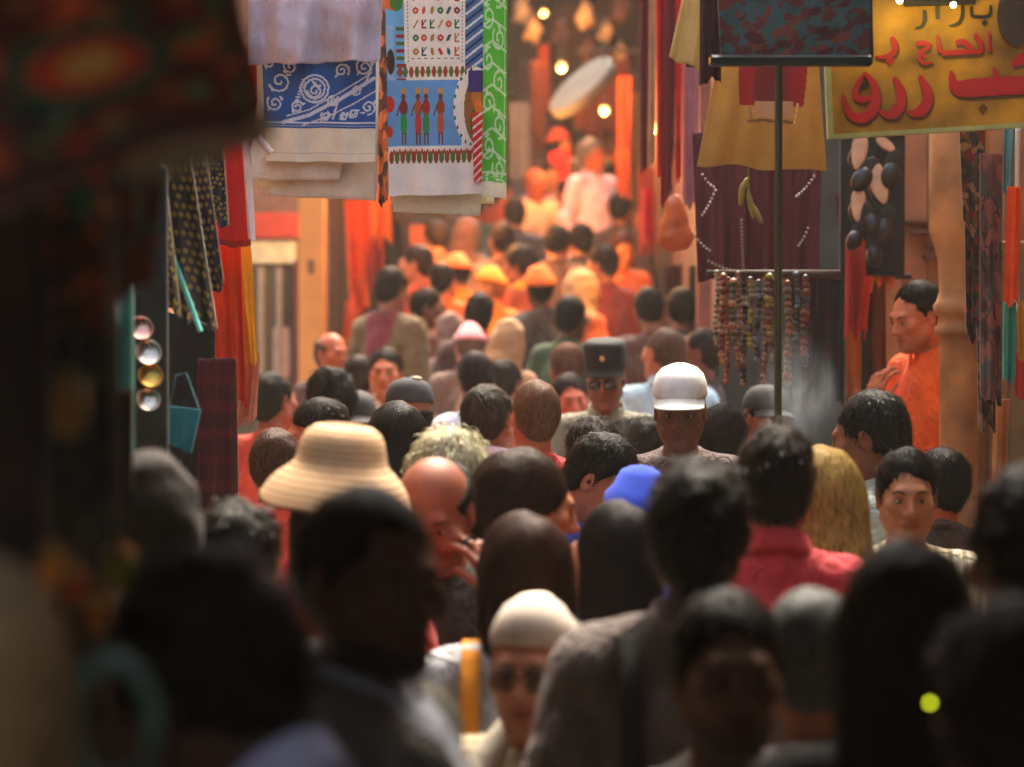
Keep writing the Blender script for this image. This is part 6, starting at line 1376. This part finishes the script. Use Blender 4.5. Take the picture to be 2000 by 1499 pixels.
    if kind != 'robe': link_mesh('trousers', remap(trousers_mesh(), drop), mat('garment', TROUS[i % 5], rough=.92, var=.2), e)
    for q in (1, -1): link_mesh('shoe', shoe_mesh(q), mat('shoe leather', (40, 32, 28), rough=.5), e)
    # head
    if hair == 'crop' and hat in ('beanie', 'cap', 'baseball', 'officer', 'skullcap'): hair = 'nape'
    if hair: mid('hair', hair_mesh(hair, hseed), hair_mat(hc), e, T.M, drop)
    if hat == 'scarf': mid('headscarf', scarf_mesh(), cloth_mat(hatc), e, T.M, drop)
    elif hat:
        sc = {'straw': ((146, 108, 74), 75, 2, .28)}.get(hat)
        ho = mid('hat', hat_mesh(hat), mat('hat', hatc, rough=.85, var=.15, vscale=20, bump=.12, bscale=220, stripes=sc), e, T.M, drop)
        if badge:
            v, f = ball_mesh((0, -.101, 1.714), (.011, .005, .012), 12, 8); mk('badge', v, f, mat('badge', (230, 170, 120), rough=.3, metal=.6, bump=0), ho)
        if button:
            v, f = ball_mesh((0, .06, 1.752), (.022, .022, .008), 12, 8); mk('button', v, f, cloth_mat((240, 226, 200)), ho)
    if face:
        for q in ('a', 'b'):
            mid('eyebrow', face_part('brow_' + q), hair_mat(hc if hc[0] < 130 else (110, 100, 90)), e, T.M, drop)
            if not sunglasses:
                eo = mid('eye', face_part('eye_' + q), EYEW, e, T.M, drop); link_mesh('iris', face_part('iris_' + q), IRIS, eo)
    if glasses or sunglasses:
        go = mid('sunglasses' if sunglasses else 'glasses', glasses_mesh('frame'), FRAME, e, T.M, drop)
        for q in ('lens_a', 'lens_b'): link_mesh('lens', glasses_mesh(q), LENS_D if sunglasses else LENS_C, go)
    if strap:
        sd = 1 if abs(yaw) > 120 else -1
        xs = .115 * sd; pth = [(xs * 1.0, -.150, 1.10), (xs * 1.02, -.146, 1.26), (xs, -.085, 1.385), (xs * .98, .005, 1.458), (xs, .078, 1.435), (xs * 1.02, .132, 1.34), (xs * 1.0, .146, 1.20), (xs * .9, .145, 1.02)]
        vs, fs = [], []; hw = .020
        P3 = [Vector(q) for q in pth]; n = len(P3)
        for k, q in enumerate(P3):
            t = (P3[min(k + 1, n - 1)] - P3[max(k - 1, 0)]).normalized(); nr = Vector((1, 0, 0)).cross(t) * -1
            for a, b in ((-hw, 0), (hw, 0), (hw, .006), (-hw, .006)): vs.append(tuple(q + Vector((a, 0, 0)) + nr * -b))
        for k in range(n - 1):
            for j in range(4): fs.append((k * 4 + j, k * 4 + (j + 1) % 4, k * 4 + 4 + (j + 1) % 4, k * 4 + 4 + j))
        o = mk('bag_strap', vs, fs, cloth_mat(strap), e); o.location = (0, 0, -drop)
    if wrap:
        v, f = tube_mesh([(-.10, -.14, 1.10), (-.09, -.135, 1.28), (-.085, -.06, 1.42), (-.06, .06, 1.475), (.02, .09, 1.475), (.075, .05, 1.46), (.085, -.07, 1.41), (.08, -.14, 1.26), (.085, -.145, 1.05)], [.035, .04, .036, .034, .034, .034, .036, .04, .036], 12)
        o = mk('neck_scarf', v, f, cloth_mat(wrap), e); o.location = (0, 0, -drop)
    if glint_dot:
        v, f = ball_mesh((-.030, .150, 1.535), .0034, 10, 6); o = mk('glint_ball', v, f, mat('glint glow', (220, 240, 20), emit=((.75, .85, .02), 1.5), bump=0), e); o.matrix_local = Matrix.Translation((0, 0, -drop)) @ T.M  # emissive ball added to imitate a yellow glint
    if phone:
        bpy.context.view_layer.update()
        hd = A[1]; c = V3(hd['wr']) + V3(hd['d']) * .085 + V3(hd['n']) * .026; c[2] -= drop
        wp_ = e.matrix_world @ (BM @ Vector(c))
        bm = bmesh.new(); bmesh.ops.create_cube(bm, size=1); bmesh.ops.scale(bm, vec=(.048, .014, .115), verts=bm.verts); bmesh.ops.bevel(bm, geom=bm.edges[:], offset=.004, segments=2, affect='EDGES')
        me2 = bpy.data.meshes.new('phone'); bm.to_mesh(me2); bm.free(); me2.materials.append(mat('phone plastic', (22, 24, 30), rough=.25, bump=0))
        o = bpy.data.objects.new('phone', me2); col.objects.link(o); o.location = wp_; o.rotation_euler = (R(-20), R(-22), R(yaw + 60)); tag(o, 'dark mobile phone held at the bald man\'s ear', 'phone')
    return e

for i, (lab, px, py, d, yaw, kw) in enumerate(PEOPLE):
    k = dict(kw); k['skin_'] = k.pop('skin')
    if not any(q in k for q in ('pitch', 'roll', 'hyaw', 'pose')) and i >= 6:      # nobody holds the head quite alike
        hy, pt, rl = [(26, 6, 0), (-28, 3, 6), (0, 14, 0), (14, 0, -9), (-12, 10, 8), (38, 4, -4), (0, 0, 0)][(i * 5) % 7]
        if k.get('face'): hy = 0
        k.update(hyaw=hy, pitch=pt, roll=rl)
        if i % 4 == 1 and i > 17 and 'strap' not in k and 'wrap' not in k: k['bend'] = [5, 9, 7][i % 3]
        if i >= 48 and not k.get('face'): yaw += [-34, 12, 28, -14, 40, -22][i % 6]
    person(i, lab, px, py, d, yaw, **k)
# ------------------------------------------------------------------ smoke and haze
def volume_box(name, a, b, color, dens, noise=None, aniso=.0):
    o = box(name, a, b, None, bev=0); m = bpy.data.materials.new(name); m.use_nodes = True; n = m.node_tree.nodes; n.remove(n['Principled BSDF'])
    v = n.new('ShaderNodeVolumePrincipled'); v.inputs['Color'].default_value = (*color, 1); v.inputs['Density'].default_value = dens; v.inputs['Anisotropy'].default_value = aniso
    m.node_tree.links.new(v.outputs[0], n['Material Output'].inputs['Volume']); o.data.materials.append(m); o['kind'] = 'stuff'
    return o, v, m
hz, hv, hm = volume_box('haze', (-3.2, -4.5, -1.0), (3.4, 36, 9.3), (1.0, .88, .74), .0015, aniso=.2)
smk, sv, sm_ = volume_box('smoke', (P(1470, 0, 8.6).x, 8.3, P(0, 890, 8.6).z), (P(1640, 0, 8.6).x, 8.75, P(0, 640, 8.6).z), (.86, .94, 1.0), 1.0)
n_ = sm_.node_tree.nodes; L_ = sm_.node_tree.links
tc_ = n_.new('ShaderNodeTexCoord'); mp_ = n_.new('ShaderNodeMapping'); mp_.inputs['Rotation'].default_value = (0, .5, 0); mp_.inputs['Scale'].default_value = (9, 9, 5); L_.new(tc_.outputs['Object'], mp_.inputs[0])
nz_ = n_.new('ShaderNodeTexNoise'); nz_.inputs['Scale'].default_value = 1.3; nz_.inputs['Detail'].default_value = 3; nz_.inputs['Distortion'].default_value = 1.2; L_.new(mp_.outputs[0], nz_.inputs['Vector'])
gr_ = n_.new('ShaderNodeTexGradient'); gr_.gradient_type = 'SPHERICAL'; mg_ = n_.new('ShaderNodeMapping'); mg_.inputs['Location'].default_value = (-1, -1, -1); mg_.inputs['Scale'].default_value = (2, 2, 2); L_.new(tc_.outputs['Generated'], mg_.inputs[0]); L_.new(mg_.outputs[0], gr_.inputs[0])
mr_ = n_.new('ShaderNodeMapRange'); mr_.inputs[1].default_value = .42; mr_.inputs[2].default_value = .75; mr_.inputs[3].default_value = 0; mr_.inputs[4].default_value = 2.8; L_.new(nz_.outputs[0], mr_.inputs[0])
mm_ = n_.new('ShaderNodeMath'); mm_.operation = 'MULTIPLY'; L_.new(mr_.outputs[0], mm_.inputs[0]); L_.new(gr_.outputs['Fac'], mm_.inputs[1]); L_.new(mm_.outputs[0], sv.inputs['Density'])
